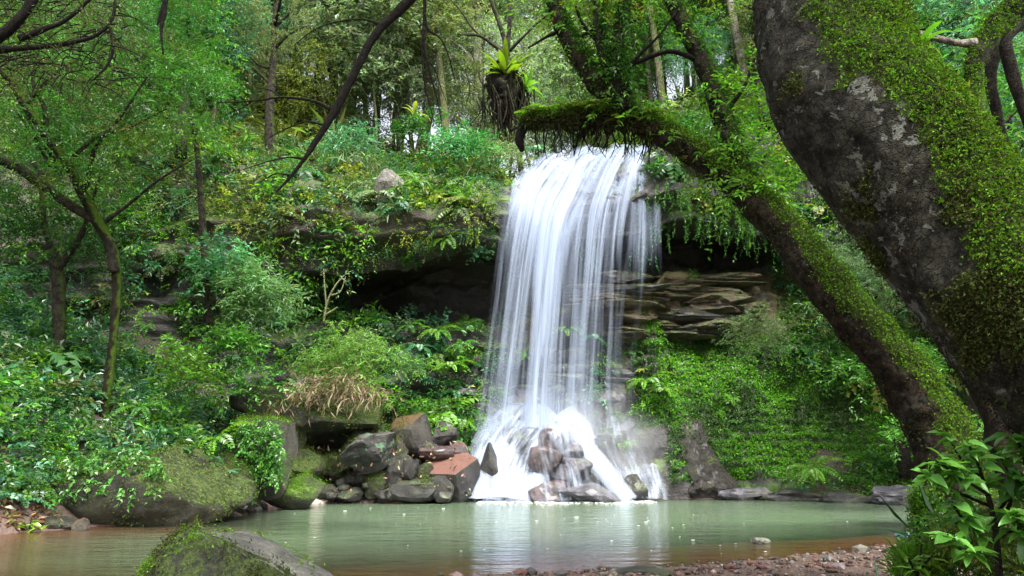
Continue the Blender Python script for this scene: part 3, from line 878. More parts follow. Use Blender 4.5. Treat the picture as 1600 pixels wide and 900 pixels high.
ROCKS = {}
def mossy(o, n, L=.05, C=None, bias=.35, top=.55):
    """moss cushions on a boulder: a part of it, one mesh"""
    me = o.data
    k_ = len(me.vertices)
    co = np.empty(k_ * 3, np.float32); me.vertices.foreach_get("co", co); co = co.reshape(-1, 3)
    no = np.empty(k_ * 3, np.float32); me.vertices.foreach_get("normal", no); no = no.reshape(-1, 3)
    no = no * np.sign(np.sum(no * co, 1, keepdims=True) + 1e-9)
    h = (co[:, 2] - co[:, 2].min()) / max(np.ptp(co[:, 2]), 1e-6)
    wgt = np.clip((bias + top * no[:, 2] + .9 * fbm(co * 1.8 + np.array(o.location), 3, 18)) * 2, 0, 1) * (h > .22) * (no[:, 1] < .5)
    if wgt.sum() < 1: return
    k = R.choice(k_, n, p=wgt / wgt.sum())
    e = np.ptp(co, 0).max() / math.sqrt(k_)
    lf = Leaves()
    lf.add(co[k] + R.normal(0, e * .8, (n, 3)), nrm(no[k] * .6 + rdir(n) * .8), nrm(no[k] + R.normal(0, .4, (n, 3))), L * np.exp(R.normal(0, .4, n)), L * .5,
           jit(np.array((.062, .092, .014)) if C is None else C, n, .45), .25)
    lf.build("moss", M['moss'], o)["kind"] = 'stuff'

def boulder(px, py, wp, hp, Y, mat, label, seed, cat="boulder", name="boulder", depth=.9, sink=.12, smooth=False, sub=3, **kw):
    if sub == 4 and wp < 80: sub = 3
    k = mpp(py, Y)
    size = (wp * k, wp * k * depth, hp * k * (1 + sink))
    V, F = rock_mesh(size, seed, sub=sub, **kw)
    c = W(px, py, Y)
    c[2] -= hp * k * sink / 2
    o = build(name, V, F, M[mat], smooth=smooth)
    o.location = [float(x) for x in c]
    tag(o, label, cat)
    if mat in ('rock_moss', 'rock_green') and wp > 30:
        mossy(o, int(min(6000, 3.2 * wp * hp ** .7)), .05 if wp > 120 else .026, G_BRIGHT * np.array([.8, .75, .4]) if mat == 'rock_green' else None, (.45 if wp > 200 else .15) if mat == 'rock_moss' else -.1, .6 if mat == 'rock_moss' else .9)
    elif wp > 50 and mat in ('rock_grey', 'rock_dark', 'rock_rust', 'rock_face', 'rock_lichen') and py < 775:
        mossy(o, int(5 * wp), .05, None, -.35, .5)
    return o, V + c

r1 = boulder(255, 762, 275, 128, 18.9, 'rock_moss', "huge olive mossy boulder at the water's edge with leafy ivy on its shoulder", 4, cuts=5, sub=5, rough=.10, sink=.1, depth=.8, smooth=True, planes=[((.75, -.3, .55), .78), ((-.2, 0, 1), .86)])
boulder(356, 752, 88, 84, 20.6, 'rock_moss', "rounded mossy boulder squeezed between the huge olive boulder and the ivy-faced block", 8, cuts=7, sub=4, smooth=True)
r3 = boulder(412, 712, 92, 112, 21.6, 'rock_green', "tall square block with a flat bright mossy top and ivy over its face", 21, cuts=3, sub=4, rough=.06, planes=[((0, 0, 1), .72), ((.9, -.25, .1), .72), ((-.3, -1, .1), .74), ((-.9, 0, .1), .8)])
boulder(458, 766, 96, 52, 22.4, 'rock_green', "low pyramid boulder with a bright moss crest standing in the pool edge", 33, cuts=3, sub=4, rough=.06, planes=[((-.6, -.35, .8), .55), ((.85, -.3, .5), .58), ((.1, .8, .6), .6)])
boulder(518, 652, 165, 78, 25.2, 'rock_moss', "wide dark mossy boulder overhanging a black gap under the dry grass tussock", 44, cuts=5, sub=4, rough=.12, planes=[((.2, -.4, -.8), .6)], depth=1.0, smooth=True)
boulder(408, 628, 100, 52, 24.6, 'rock_moss', "dark boulder half grown over, above the square ivy block", 47, cuts=6, sub=4, smooth=True)
boulder(445, 668, 66, 86, 24.0, 'rock_moss', "narrow mossy boulder tucked behind the square ivy block", 52, cuts=6, sub=4)
boulder(408, 664, 90, 40, 24.2, 'rock_moss', "flat mossy boulder lying behind the top of the square ivy block", 53, cuts=6, sub=4)
boulder(478, 722, 62, 40, 24.0, 'rock_moss', "small olive boulder right above the moss-crested pyramid boulder", 61, cuts=7)
boulder(525, 722, 50, 34, 24.5, 'rock_moss', "small dull green stone in the dark gap under the wide overhanging boulder", 62, cuts=7)
boulder(574, 702, 88, 62, 24.5, 'rock_lichen', "dark bulky rock with a pale green lichen patch on top", 70, cuts=5, sub=4, rough=.09, planes=[((0, -.2, 1), .66), ((.1, -.8, -.5), .62)])
boulder(642, 674, 66, 58, 25.6, 'rock_rust', "angular rock with a rusty orange top, highest of the pile beside the fall", 78, cuts=4, sub=4, rough=.05, planes=[((-.3, -.35, .9), .62), ((.85, -.5, 0), .6)])
boulder(618, 698, 60, 54, 25.3, 'rock_rust', "wedge-shaped brown rock leaning below the rusty-topped angular rock", 80, cuts=5, sub=4, rough=.05, planes=[((-.5, -.5, .7), .6), ((.8, -.55, .1), .6)])
boulder(702, 744, 98, 72, 25.2, 'rock_red', "large slab rock with a flat brick-red top touching the white water", 91, cuts=3, sub=4, rough=.05, planes=[((-.18, -.42, .9), .44), ((.8, -.6, -.1), .8), ((-.35, -.8, -.4), .66)])
boulder(689, 762, 42, 42, 24.5, 'rock_grey', "egg-shaped speckled grey stone propped under the brick-red slab", 95, cuts=6, smooth=True)
boulder(645, 764, 78, 36, 24.6, 'rock_dark', "dark flat rock with an arched underside at the waterline beside the speckled egg stone", 99, cuts=5, sub=4, planes=[((0, -.3, 1), .6)])
boulder(622, 730, 56, 48, 24.9, 'rock_grey', "blunt grey rock in the middle of the rock pile", 103, cuts=7)
boulder(588, 754, 34, 42, 24.7, 'rock_moss', "mossy elongated stone tilted among the shore rocks", 107, cuts=6, planes=[((-.7, 0, .6), .6)])
boulder(640, 732, 30, 32, 24.6, 'rock_grey', "fist-shaped pale speckled stone above the dark arched rock", 110, cuts=8)
boulder(666, 735, 26, 24, 24.8, 'rock_moss', "little moss-tinted stone left showing under the brick-red slab's upper end", 111, cuts=8)
boulder(680, 707, 64, 24, 25.7, 'rock_pink', "thin flat pinkish rock lying just above the brick-red slab", 113, cuts=5, planes=[((0, -.3, 1), .5)])
boulder(716, 703, 32, 28, 25.9, 'rock_pink', "dark red rounded rock at the left rim of the spray", 117, cuts=7)
boulder(692, 677, 50, 40, 26.2, 'rock_dark', "dark rock between the rusty-topped rock and the falling water", 121, cuts=7)
boulder(664, 700, 40, 30, 25.7, 'rock_dark', "shadowed dark stone between the wedge-shaped brown rock and the thin pinkish rock", 123, cuts=7)
boulder(545, 772, 46, 22, 24.6, 'rock_dark', "low wet stone at the waterline right of the moss-crested pyramid boulder", 131, cuts=7)
boulder(510, 768, 34, 22, 24.3, 'rock_grey', "squat grey stone touching the side of the moss-crested pyramid boulder", 133, cuts=7)
boulder(606, 772, 42, 20, 24.4, 'rock_dark', "small wet stone at the waterline below the mossy tilted stone", 137, cuts=7)
boulder(565, 740, 34, 26, 25.0, 'rock_dark', "dark stone behind the mossy tilted stone", 139, cuts=7)
boulder(540, 746, 40, 22, 24.9, 'rock_grey', "flat grey stone lying in the wet gravel under the lichen-patched rock", 141, cuts=7)
boulder(765, 717, 30, 52, 25.5, 'rock_dark', "dark pointed rock standing up alone in the white water", 151, cuts=3, sub=4, rough=.05, planes=[((-.75, -.2, .45), .55), ((.8, -.2, .42), .55), ((-.5, -.7, -.3), .6)])
boulder(860, 686, 44, 36, 26.3, 'rock_pink', "pinkish rock parting the cascade, uppermost of the pinkish stack", 155, cuts=7)
boulder(850, 716, 60, 38, 26.0, 'rock_pink', "pinkish rounded rock with thin trickles, second from the top of the wet stack", 157, cuts=7, smooth=True)
boulder(892, 732, 68, 34, 25.9, 'rock_purple', "greyish purple slab beside the bright diagonal chute", 161, cuts=6)
boulder(856, 768, 66, 34, 25.5, 'rock_pink', "brick-pink block at the waterline under the cascade", 163, cuts=5, planes=[((0, -1, .2), .6), ((0, 0, 1), .7)])
boulder(922, 770, 108, 32, 25.5, 'rock_purple', "long low purple-grey rock at the waterline between the pink block and the chute", 167, cuts=6)
boulder(990, 762, 42, 42, 25.7, 'rock_dark', "dark wet rock at the waterline just beyond the foot of the chute", 171, cuts=7)
boulder(895, 702, 40, 30, 26.3, 'rock_purple', "wet grey rock beside the uppermost pinkish rock, half veiled by water", 173, cuts=7)
boulder(800, 690, 60, 46, 26.8, 'rock_dark', "dark hump glimpsed under the brightest white water", 175, cuts=7)
boulder(610, 292, 50, 62, 27.6, 'rock_pale', "pale grey boulder lodged in the plants near the cliff top", 181, cuts=6, sub=4, rough=.08, sink=0, depth=.7)
boulder(1096, 722, 122, 130, 27.3, 'rock_face', "coarse brown rock buttress rising from the pool beside the fall's spray", 190, cuts=6, sub=5, rough=.15, freq=1.6, depth=.8, planes=[((.75, -.4, .5), .55), ((-.8, -.5, .3), .6), ((.2, -.8, .6), .62)])
boulder(1405, 775, 90, 34, 24.0, 'rock_purple', "streaked purple-grey rock at the far waterline near the mossy post", 195, cuts=11, sub=4, rough=.22, depth=.45)
boulder(1330, 778, 90, 24, 24.8, 'rock_dark', "dark low rock at the foot of the mossy bank", 197, cuts=11, rough=.22, depth=.4)
boulder(1250, 776, 120, 26, 25.6, 'rock_dark', "long dark rock along the waterline under the bright green bank", 199, cuts=11, rough=.25, depth=.35)
boulder(1165, 774, 90, 26, 26.0, 'rock_purple', "low bluish grey rock beside the brown rock buttress", 201, cuts=11, rough=.25, depth=.4)
boulder(86, 820, 66, 26, 17.1, 'rock_grey', "flat pale grey slab sloping into the water by the leaf litter", 205, cuts=4, planes=[((.25, -.3, .9), .5)], name="stone", cat="stone")
boulder(126, 820, 26, 22, 17.0, 'rock_rust', "small orange-brown stone at the end of the pale grey slab", 207, cuts=6, name="stone", cat="stone")
boulder(48, 776, 20, 14, 18.4, 'rock_rust', "orange-brown stone lying high on the leaf litter", 208, cuts=6, name="stone", cat="stone")
boulder(1188, 845, 28, 11, 14.6, 'rock_pale', "lone pale stone breaking the surface of the brown shallows", 211, cuts=6, name="stone", cat="stone")
boulder(1010, 899, 118, 26, 10.9, 'rock_grey', "broad rounded grey stone half buried in the gravel shore", 215, cuts=4, smooth=True, sub=4, rough=.05, name="stone", cat="stone")
def hull_rock(pts, cuts, seed, rough, freq):
    """an angular boulder through given corner points"""
    bm = bmesh.new()
    for q in pts: bm.verts.new([float(x) for x in q])
    r_ = bmesh.ops.convex_hull(bm, input=bm.verts[:])
    bmesh.ops.delete(bm, geom=list({e for e in r_['geom_interior'] if isinstance(e, bmesh.types.BMVert)}), context='VERTS')
    bmesh.ops.bevel(bm, geom=bm.edges[:], offset=.035, segments=2, affect='EDGES')
    bmesh.ops.triangulate(bm, faces=bm.faces[:])
    for _ in range(8):
        le = [e for e in bm.edges if e.calc_length() > .085]
        if not le: break
        bmesh.ops.subdivide_edges(bm, edges=le, cuts=1)
        bmesh.ops.triangulate(bm, faces=[f for f in bm.faces if len(f.verts) > 3])
    bm.normal_update()
    V = np.array([v.co[:] for v in bm.verts]); Nv = np.array([v.normal[:] for v in bm.verts])
    F = np.array([[v.index for v in f.verts] for f in bm.faces])
    bm.free()
    return V + Nv * (rough * fbm(V * freq + seed, 5, seed))[:, None], F
fp = [W(303, 816, 9.3), W(292, 822, 9.25), W(228, 872, 9.0), W(214, 930, 8.95), W(330, 835, 8.9), W(425, 880, 8.75), W(535, 935, 8.7), W(420, 838, 10.0), W(520, 893, 9.7), W(560, 930, 9.4),
      W(250, 1000, 8.7), W(560, 1000, 8.6), W(300, 850, 10.4), W(240, 905, 10.2), W(560, 940, 10.2)]
V, F = hull_rock(fp, 0, 31, .045, 2.4)
o = build("boulder", V, F, M['rock_front'], smooth=True)
o.data.materials.append(M['rock_top'])
pv = np.empty(len(F) * 3, np.float32); o.data.polygons.foreach_get("normal", pv); pv = pv.reshape(-1, 3)
if np.mean(np.sum(pv * (V[F].mean(1) - V.mean(0)), 1)) < 0: pv = -pv
o.data.polygons.foreach_set("material_index", ((pv[:, 2] > .62) & (pv[:, 0] > .12)).astype(np.int32))
FRONT = (V[F].mean(1), pv)
tag(recentre(o), "large wedge boulder with pale sloping top and mossy steep faces, alone at the gravel side", "boulder")

# layered ledges under the hollow to the right of the fall: each slab is a piece of the cliff
g = np.random.default_rng(5)
for i in range(30):
    px = g.uniform(960, 1180)
    py = 432 + 98 * ((i + g.uniform(0, 1)) / 30)
    Y = 29.35 - (py - 430) * .004 + g.uniform(-.12, .12) - .75 * (px < 1000)
    k = mpp(py, Y)
    V, F = rock_mesh((g.uniform(70, 190) * k, g.uniform(1.0, 1.5), g.uniform(12, 26) * k), 400 + i, cuts=12, sub=3, rough=.13, freq=3.4, rotz=g.uniform(-.15, .15))
    o = build("rock_ledge", V, F, M['rock_tan'] if g.uniform() < .8 else M['rock_face'], cliff, smooth=False)
    o.location = [float(x) for x in W(px, py, Y)]
for i in range(22):                                        # wet blocks of the lip, between the streams
    px, Y = g.uniform(805, 1035), g.uniform(27.5, 28.6)
    py = np.interp(px, [805, 1035], [300, 250]) + (28.6 - Y) * 55
    k = mpp(py, Y)
    V, F = rock_mesh((g.uniform(24, 50) * k, .7, g.uniform(18, 34) * k), 500 + i, cuts=7, sub=2, rough=.08)
    o = build("rock_block", V, F, M['rock_purple'] if g.uniform() < .5 else M['rock_dark'], cliff, smooth=False)
    o.location = [float(x) for x in W(px, py, Y)]
for i in range(40):                                        # blocks of the apron behind the water and beside it
    px = g.uniform(735, 1000)
    py = g.uniform(540, 690)
    Y = np.interp(py, [540, 690], [28.6, 27.4]) + g.uniform(-.15, .15) + .4 * (px > 925)
    k = mpp(py, Y)
    V, F = rock_mesh((g.uniform(40, 100) * k, .9, g.uniform(14, 32) * k), 600 + i, cuts=10, sub=2, rough=.14)
    o = build("rock_block", V, F, M['rock_purple'] if g.uniform() < .35 else M['rock_dark'], cliff, smooth=False)
    o.location = [float(x) for x in W(px, py, Y)]

g = np.random.default_rng(17)                              # loose blocks that fill the gaps of the pile, each a stone
fill = 0
WHERE = [(400, 500, "beside the moss-crested pyramid boulder"), (500, 560, "under the wide overhanging boulder"), (560, 620, "below the lichen-patched rock"), (620, 680, "among the blunt grey rocks"), (680, 740, "around the brick-red slab")]
KIND = [("rock_dark", "dark"), ("rock_grey", "grey"), ("rock_moss", "mossy"), ("rock_rust", "brown")]
for i in range(64):
    px = g.uniform(470, 740)
    Y = g.uniform(24.1, 26.3)
    py = np.interp(Y, [24.1, 26.3], [776, 700]) + g.uniform(-8, 6)
    w_ = g.uniform(12, 28)
    mt, kn = KIND[int(g.choice(4, p=[.45, .25, .2, .1]))]
    wh = next(c for a, b, c in WHERE if a <= px <= b)
    o, _ = boulder(px, py, w_, w_ * g.uniform(.5, .9), Y, mt, f"small {kn} loose stone in the rock pile {wh}", 700 + i, cuts=8, sub=2, name="stone", cat="stone")
    o["group"] = "loose stones of the rock pile"

def pebbles(name, X, Y, size, cols, kind='stuff', lift=.25):
    n = len(X)
    V0, F0 = ICO[1]
    Z = G(X, Y)
    sz = size[:, None] * R.uniform(.6, 1.3, (n, 3)) * np.array([1, 1, .6])
    a = R.uniform(0, 6.3, n)
    Vv = V0[None] * (1 + R.normal(0, .16, (n, len(V0), 1))) * sz[:, None]
    ca, sa = np.cos(a)[:, None], np.sin(a)[:, None]
    Vv = np.stack([Vv[..., 0] * ca - Vv[..., 1] * sa, Vv[..., 0] * sa + Vv[..., 1] * ca, Vv[..., 2]], -1)
    Vv = Vv + np.stack([X, Y, Z + lift * size], -1)[:, None]
    Fv = (np.arange(n)[:, None, None] * len(V0) + F0[None]).reshape(-1, 3)
    return tag(build(name, Vv.reshape(-1, 3), Fv, M['pebble'], None, np.repeat(cols, len(V0), 0), smooth=False), kind=kind)

m, t, out = newmat('pebble')
a = N_(t, "Attribute", attribute_name="Col")
p = N_(t, "BsdfPrincipled", Roughness=.5)
tc = N_(t, "TexCoord")
t.links.new(mixc(t, .5, a.outputs['Color'], ramp(t, noise(t, 40, 3, tc.outputs['Object']), [(.3, (.5, .5, .5)), (.7, (1.4, 1.4, 1.4))]), 'MULTIPLY'), p.inputs['Base Color'])
t.links.new(p.outputs[0], out.inputs[0])
M['pebble'] = m
n = 10500
X, Y = R.uniform(-3, 8.5, n), R.uniform(7.5, 16.5, n)
d = pool_d(X, Y)
k = (d > -1.2) & (R.uniform(0, 1, n) < np.where(d > -.05, 1, np.exp(d * 3.5) * .7)) & (X < 9)
X, Y = X[k], Y[k]
base = np.array([(.16, .085, .065), (.24, .15, .12), (.12, .10, .095), (.30, .24, .21), (.20, .09, .06), (.40, .37, .34)])
C = base[R.choice(6, len(X), p=[.32, .26, .16, .12, .11, .03])]
pebbles("gravel", X, Y, np.exp(R.normal(math.log(.020), .55, len(X))), jit(C * .42, len(X), .3))
n = 3600                                                    # dark shingle between the shore rocks by the fall
X, Y = R.uniform(-8.5, -1.0, n), R.uniform(21.5, 28, n)
d = pool_d(X, Y)
k = (d > -.2) & (d < 4)
X, Y = X[k], Y[k]
C = np.array([(.05, .045, .04), (.10, .09, .08), (.13, .07, .055), (.5, .47, .43)])[R.choice(4, len(X), p=[.45, .33, .18, .04])]
pebbles("shingle", X, Y, np.exp(R.normal(math.log(.085), .55, len(X))), jit(C, len(X), .2))
# flecks of foam drifting on the pool, thick where the fall lands
m, t, out = newmat('foam flecks')
p = N_(t, "BsdfPrincipled", Roughness=.4)
p.inputs['Base Color'].default_value = (.8, .82, .8, 1)
t.links.new(p.outputs[0], out.inputs[0])
n = 70
X, Y = R.normal(.6, 3.2, n), R.uniform(12.5, 24, n)
X, Y = np.concatenate([X, R.uniform(-1.0, 4.2, 520)]), np.concatenate([Y, 25.45 - np.abs(R.normal(0, .7, 520))])
n = len(X)
V0, F0 = ICO[1]
s = np.exp(R.normal(math.log(.011), .5, n))
s[70:] *= 2.2
Vv = V0[None] * s[:, None, None] * np.array([1.9, 1.2, .12]) + np.stack([X, Y, X * 0 + .004], -1)[:, None]
tag(build("foam", Vv.reshape(-1, 3), (np.arange(n)[:, None, None] * len(V0) + F0[None]).reshape(-1, 3), m), kind='stuff')
# ------------------------------------------------------------------ trees near the camera
def limb(buf, pts, segs=10, n=None, rough=.10, freq=5, seed=0, **kw):
    """pts: (px, py, Y, diameter in photo pixels)"""
    P = np.array([W(a, b, Y) for a, b, Y, d in pts])
    r = np.array([d / 2 * mpp(b, Y) for a, b, Y, d in pts])
    return buf.tube(P, r, segs, n, rough, freq, seed, **kw)

def part_limb(name, mat, parent, pts, moss=None, **kw):
    b = Buf()
    q = limb(b, pts, **kw)
    V = np.vstack(b.V)
    F = [np.vstack(b.Q), np.vstack(b.T)]
    mw = None
    if moss is not None:                                   # how mossy each spot of the bark is
        Nv = np.vstack([q[1].reshape(-1, 3), np.zeros((2, 3))])
        mw = {"mossw": np.repeat(np.clip(moss(V, Nv), 0, 1)[:, None], 3, 1)}
    build(name, V - np.array(parent.location), F, M[mat], parent, attrs=mw)
    return q

def shift(lf, parent):
    c = np.array(parent.location)
    lf.d = [(x[0] - c,) + x[1:] for x in lf.d]
    return lf

def tufts(lf, QN, n, ok, L, C, wd=.5, spread=.7, out=.5):
    """small moss leaves over a tube's skin where ok(point, normal)"""
    Q, Nn = QN
    Q, Nn = Q.reshape(-1, 3), Nn.reshape(-1, 3)
    wgt = ok(Q, Nn)
    if wgt.sum() <= 0: return
    k = R.choice(len(Q), n, p=wgt / wgt.sum())
    e = np.linalg.norm(Q[1] - Q[0])
    P = Q[k] + R.normal(0, e * .6, (n, 3))
    D = nrm(Nn[k] * out + R.normal(0, spread, (n, 3)) - np.array([0, 0, .25]))
    lf.add(P, D, nrm(Nn[k] + R.normal(0, .4, (n, 3))), L * R.uniform(.5, 1.4, n), L * wd, jit(C, n, .35), .25)

# --- the great leaning trunk
ss = lambda x: np.clip(x, 0, 1) ** 2 * (3 - 2 * np.clip(x, 0, 1))
mossf = lambda Q, Nn: ss(((Nn @ nrm(np.array([.78, -.42, .48]))) * 1.25 + .75 * fbm(Q * 1.5, 4, 12) + .25 * fbm(Q * 7, 2, 13) - .02) * 2.4) * (Q[:, 2] < 9)
mossd = lambda Q, Nn: ss(((Nn @ nrm(np.array([.45, -.85, .1]))) * .7 + 1.0 * fbm(Q * 2.2, 4, 14) + .3 * fbm(Q * 8, 2, 15) - .30) * 2.6) * (Q[:, 2] < 9)
leanm = lambda Q, Nn: ss(((Nn @ nrm(np.array([.6, -.15, .75]))) * 1.1 + .7 * fbm(Q * 2.2, 4, 4) + .25 * fbm(Q * 9, 2, 16) - .12) * 2.4)
big = thing("mossy_tree", "massive leaning tree trunk with grey lichen patches and a sheet of green moss", "tree", W(2180, 1120, 4.0))
bq = part_limb("trunk", 'bark_big', big, [(2180, 1150, 3.9, 520), (1960, 830, 4.2, 400), (1800, 655, 4.5, 330), (1652, 520, 4.7, 285), (1540, 408, 4.85, 262), (1450, 312, 5.0, 252), (1370, 212, 5.1, 244),
                                          (1308, 110, 5.2, 226), (1286, 0, 5.4, 212), (1280, -150, 5.7, 196), (1270, -420, 6.2, 170), (1230, -800, 6.8, 130)], segs=130, n=290, rough=.055, freq=4.5, seed=3, lumps=(.05, 1.3), moss=lambda Q, Nn: np.maximum(mossf(Q, Nn), .55 * mossd(Q, Nn)))
ul = part_limb("limb", 'bark_moss', big, [(1528, 205, 4.95, 40), (1522, 150, 5.3, 27), (1527, 92, 5.4, 30), (1558, 42, 5.5, 36), (1600, -2, 5.5, 36), (1680, -80, 5.6, 34), (1800, -260, 5.9, 26)], segs=24, n=70, rough=.18, freq=14, seed=5)
part_limb("limb", 'bark_pale', big, [(1524, 68, 5.4, 16), (1490, 66, 5.4, 11), (1450, 56, 5.4, 10), (1405, 46, 5.35, 9)], segs=10, n=30, rough=.2, freq=16, seed=6)
for k_, pts in enumerate([[(1600, 330, 6.4, 14), (1572, 230, 6.4, 14), (1556, 170, 6.4, 16), (1548, 120, 6.4, 18), (1560, 70, 6.4, 20), (1590, 20, 6.4, 22), (1640, -30, 6.3, 22)], [(1650, 340, 6.2, 14), (1618, 230, 6.2, 14), (1596, 160, 6.2, 16), (1580, 110, 6.2, 18), (1572, 60, 6.2, 20), (1600, 30, 6.3, 22)]]):
    part_limb("limb", 'bark_dark', big, pts, segs=10, n=24, rough=.15, freq=10, seed=8 + k_)
lf = Leaves()
tufts(lf, bq, 60000, mossf, .020, G_BRIGHT * np.array([.85, .78, .4]), .5, out=.75)
tufts(lf, bq, 20000, mossf, .036, G_BRIGHT * np.array([.64, .58, .34]), .45, out=.9)
P, Nn = bq[0].reshape(-1, 3), bq[1].reshape(-1, 3)
wg = mossf(P, Nn); k = R.choice(len(P), 150, p=wg / wg.sum())
sprays(lf, P[k], nrm(Nn[k] + R.normal(0, .5, (150, 3)) - np.array([0, 0, .5])), 7, .10, .035, .012, jit(G_BRIGHT * .9, 150, .25), droop=.6)
tufts(lf, bq, 30000, lambda Q, Nn: mossd(Q, Nn) * (1 - .8 * mossf(Q, Nn)), .024, np.array((.040, .050, .010)), .55, out=.6)
tufts(lf, bq, 14000, lambda Q, Nn: ss((.2 + 1.1 * fbm(Q * 3.2, 4, 44)) * 2) * (Q[:, 2] < 9), .020, np.array((.020, .015, .008)), .7)
tufts(lf, ul, 5000, lambda Q, Nn: ss(.5 + (Nn @ nrm(np.array([-.5, -.4, .6]))) * .8 + .8 * fbm(Q * 4, 3, 71)), .022, G_BRIGHT * np.array([.74, .68, .4]), .5, out=.7)
o = shift(lf, big).build("moss", M['moss'], big)
o["kind"] = 'stuff'
# the tree's unseen crown high over the camera, added to shade the near trunks
lf = Leaves()
cen = [(1.6, 6.6, 10.5), (-.8, 4.5, 11.2), (3.8, 5.0, 11), (.5, 2.0, 11), (-3.2, 7.0, 11.5), (5.5, 1.8, 10.5), (3, -2, 11), (-2.5, .5, 11.5), (6.5, 6, 10.5), (-5.5, 3.5, 11.5)]
for c_ in cen:
    shrub(lf, np.array(c_), 1.7, 210, .20, .09, G_MID, k=7, tl=.6)
shift(lf, big).build("crown", M['leaf'], big)
b = Buf()
top = W(1230, -800, 6.8)
for c_ in cen:
    mid = (top + np.array(c_)) / 2 + R.normal(0, .5, 3)
    b.tube([top - np.array([0, 0, .6]), mid, c_], [.14, .09, .03], 7, 12, .1, 4, 3)
b.V = [v - np.array(big.location) for v in b.V]
b.build("branches", M['bark_dark'], big)["kind"] = 'stuff'

def strap(name, label, base, n, L, wd, C, up=(0, 0, 1), arch=.8, mat='gloss_leaf', cat="plant", spread=1.0, part="leaf", group=None):
    """a rosette of strap leaves, every leaf a part of its own with a folded, arching blade"""
    t_ = thing(name, label, cat, base, group)
    up = nrm(np.array(up, float))
    a = nrm(np.cross(up, [0.3, 1, .2])); bb = np.cross(up, a)
    me_cache = []
    for v in range(3):
        s = np.linspace(0, 1, 8)
        x = s * L * .75 * spread
        z = L * ((.85 - .15 * v) * s - arch * (.6 + .2 * v) * s ** 2)
        ww = wd * np.sin(np.pi * (s * .9 + .08)) ** .8 * .5
        V = np.concatenate([np.stack([x, -ww, z + ww * .35], 1), np.stack([x, 0 * x, z], 1), np.stack([x, ww, z + ww * .35], 1)])
        F = np.concatenate([np.stack([np.arange(7), np.arange(7) + 8, np.arange(7) + 9, np.arange(7) + 1], 1), np.stack([np.arange(7) + 8, np.arange(7) + 16, np.arange(7) + 17, np.arange(7) + 9], 1)])
        me_cache.append((V, F))
    made = {}
    for i in range(n):
        v = i % 3
        if v not in made:
            V, F = me_cache[v]
            o = build(part, V, F, M[mat], t_, jit(C, 1, .15))
            made[v] = o
        else:
            o = made[v].copy(); COL.objects.link(o); o.parent = t_
        ph = i * 2.39996 + R.normal(0, .15)
        tilt = R.uniform(-.35, .5)
        from mathutils import Matrix
        base_m = Matrix((tuple(a), tuple(bb), tuple(up))).transposed()
        m3 = base_m @ Matrix.Rotation(ph, 3, 'Z') @ Matrix.Rotation(-tilt, 3, 'Y')
        o.rotation_euler = m3.to_euler()
        o.scale = [R.uniform(.7, 1.15)] * 3
    return t_

strap("strap_fern", "bright green strappy plant growing on the massive trunk's upper edge", W(1428, 74, 5.2), 11, .27, .035, G_BRIGHT * 1.05, up=(.5, -.3, .8))
strap("strap_fern", "small strappy tuft low on the massive trunk's mossy edge beside the upright limb", W(1500, 155, 5.0), 8, .14, .02, G_YEL, up=(.6, -.3, .7))

# --- the leaning tree in front of the pool
lean = thing("leaning_tree", "leaning brown and mossy tree that arches over the pool toward the top of the fall", "tree", W(1490, 800, 8.9))
lq = part_limb("trunk", 'bark_lean', lean, [(1500, 850, 8.8, 130), (1480, 715, 9.0, 100), (1440, 636, 9.1, 84), (1382, 556, 9.2, 74), (1304, 460, 9.3, 64), (1222, 360, 9.5, 58), (1150, 288, 9.7, 48), (1068, 228, 9.9, 40),
                                           (985, 188, 10.1, 34), (905, 184, 10.3, 28), (845, 188, 10.5, 22), (815, 192, 10.6, 12)], segs=56, n=260, rough=.12, freq=6, seed=21, lumps=(.12, 2.0), moss=leanm)
l1 = part_limb("limb", 'bark_lean', lean, [(985, 182, 10.1, 28), (945, 142, 10.1, 34), (905, 92, 10.1, 30), (878, 40, 10.15, 25), (862, -10, 10.2, 22), (850, -120, 10.3, 18)], segs=20, n=60, rough=.2, freq=8, seed=22, moss=leanm)
l2 = part_limb("limb", 'bark_dark', lean, [(975, 175, 10.1, 26), (955, 120, 10.0, 22), (938, 60, 10.0, 18), (936, -20, 10.0, 15), (945, -120, 10, 10)], segs=14, n=40, rough=.18, freq=8, seed=23)
l3 = part_limb("limb", 'bark_dark', lean, [(978, 170, 10.0, 26), (968, 110, 9.9, 24), (966, 60, 9.9, 18), (974, 0, 9.9, 14), (985, -110, 9.9, 10)], segs=14, n=40, rough=.18, freq=8, seed=24)
l4 = part_limb("limb", 'bark_lean', lean, [(1182, 312, 9.6, 32), (1150, 250, 9.7, 34), (1128, 180, 9.8, 31), (1102, 105, 9.9, 28), (1068, 40, 10, 25), (1040, -30, 10.1, 22), (1010, -160, 10.2, 17)], segs=20, n=70, rough=.18, freq=8, seed=25, moss=leanm)
b = Buf()
for pts in [[(968, 120, 9.9, 9), (1000, 85, 9.8, 6), (1030, 55, 9.7, 4), (1055, 20, 9.7, 3)], [(905, 60, 10.1, 8), (930, 45, 10.1, 5), (965, 40, 10, 4), (1000, 30, 10, 3)], [(1102, 100, 9.9, 10), (1050, 80, 9.9, 9), (1000, 95, 9.9, 8), (960, 112, 9.9, 6)],
            [(878, 45, 10.1, 8), (850, 60, 10.1, 5), (825, 75, 10.1, 3)], [(1128, 180, 9.8, 9), (1160, 140, 9.7, 6), (1180, 90, 9.6, 4)], [(940, 70, 10, 9), (912, 40, 10, 6), (900, 10, 10, 4)], [(820, 192, 10.6, 14), (812, 215, 10.6, 16), (816, 236, 10.6, 8)]]:
    limb(b, pts, 7, 14, .2, 9, 3)
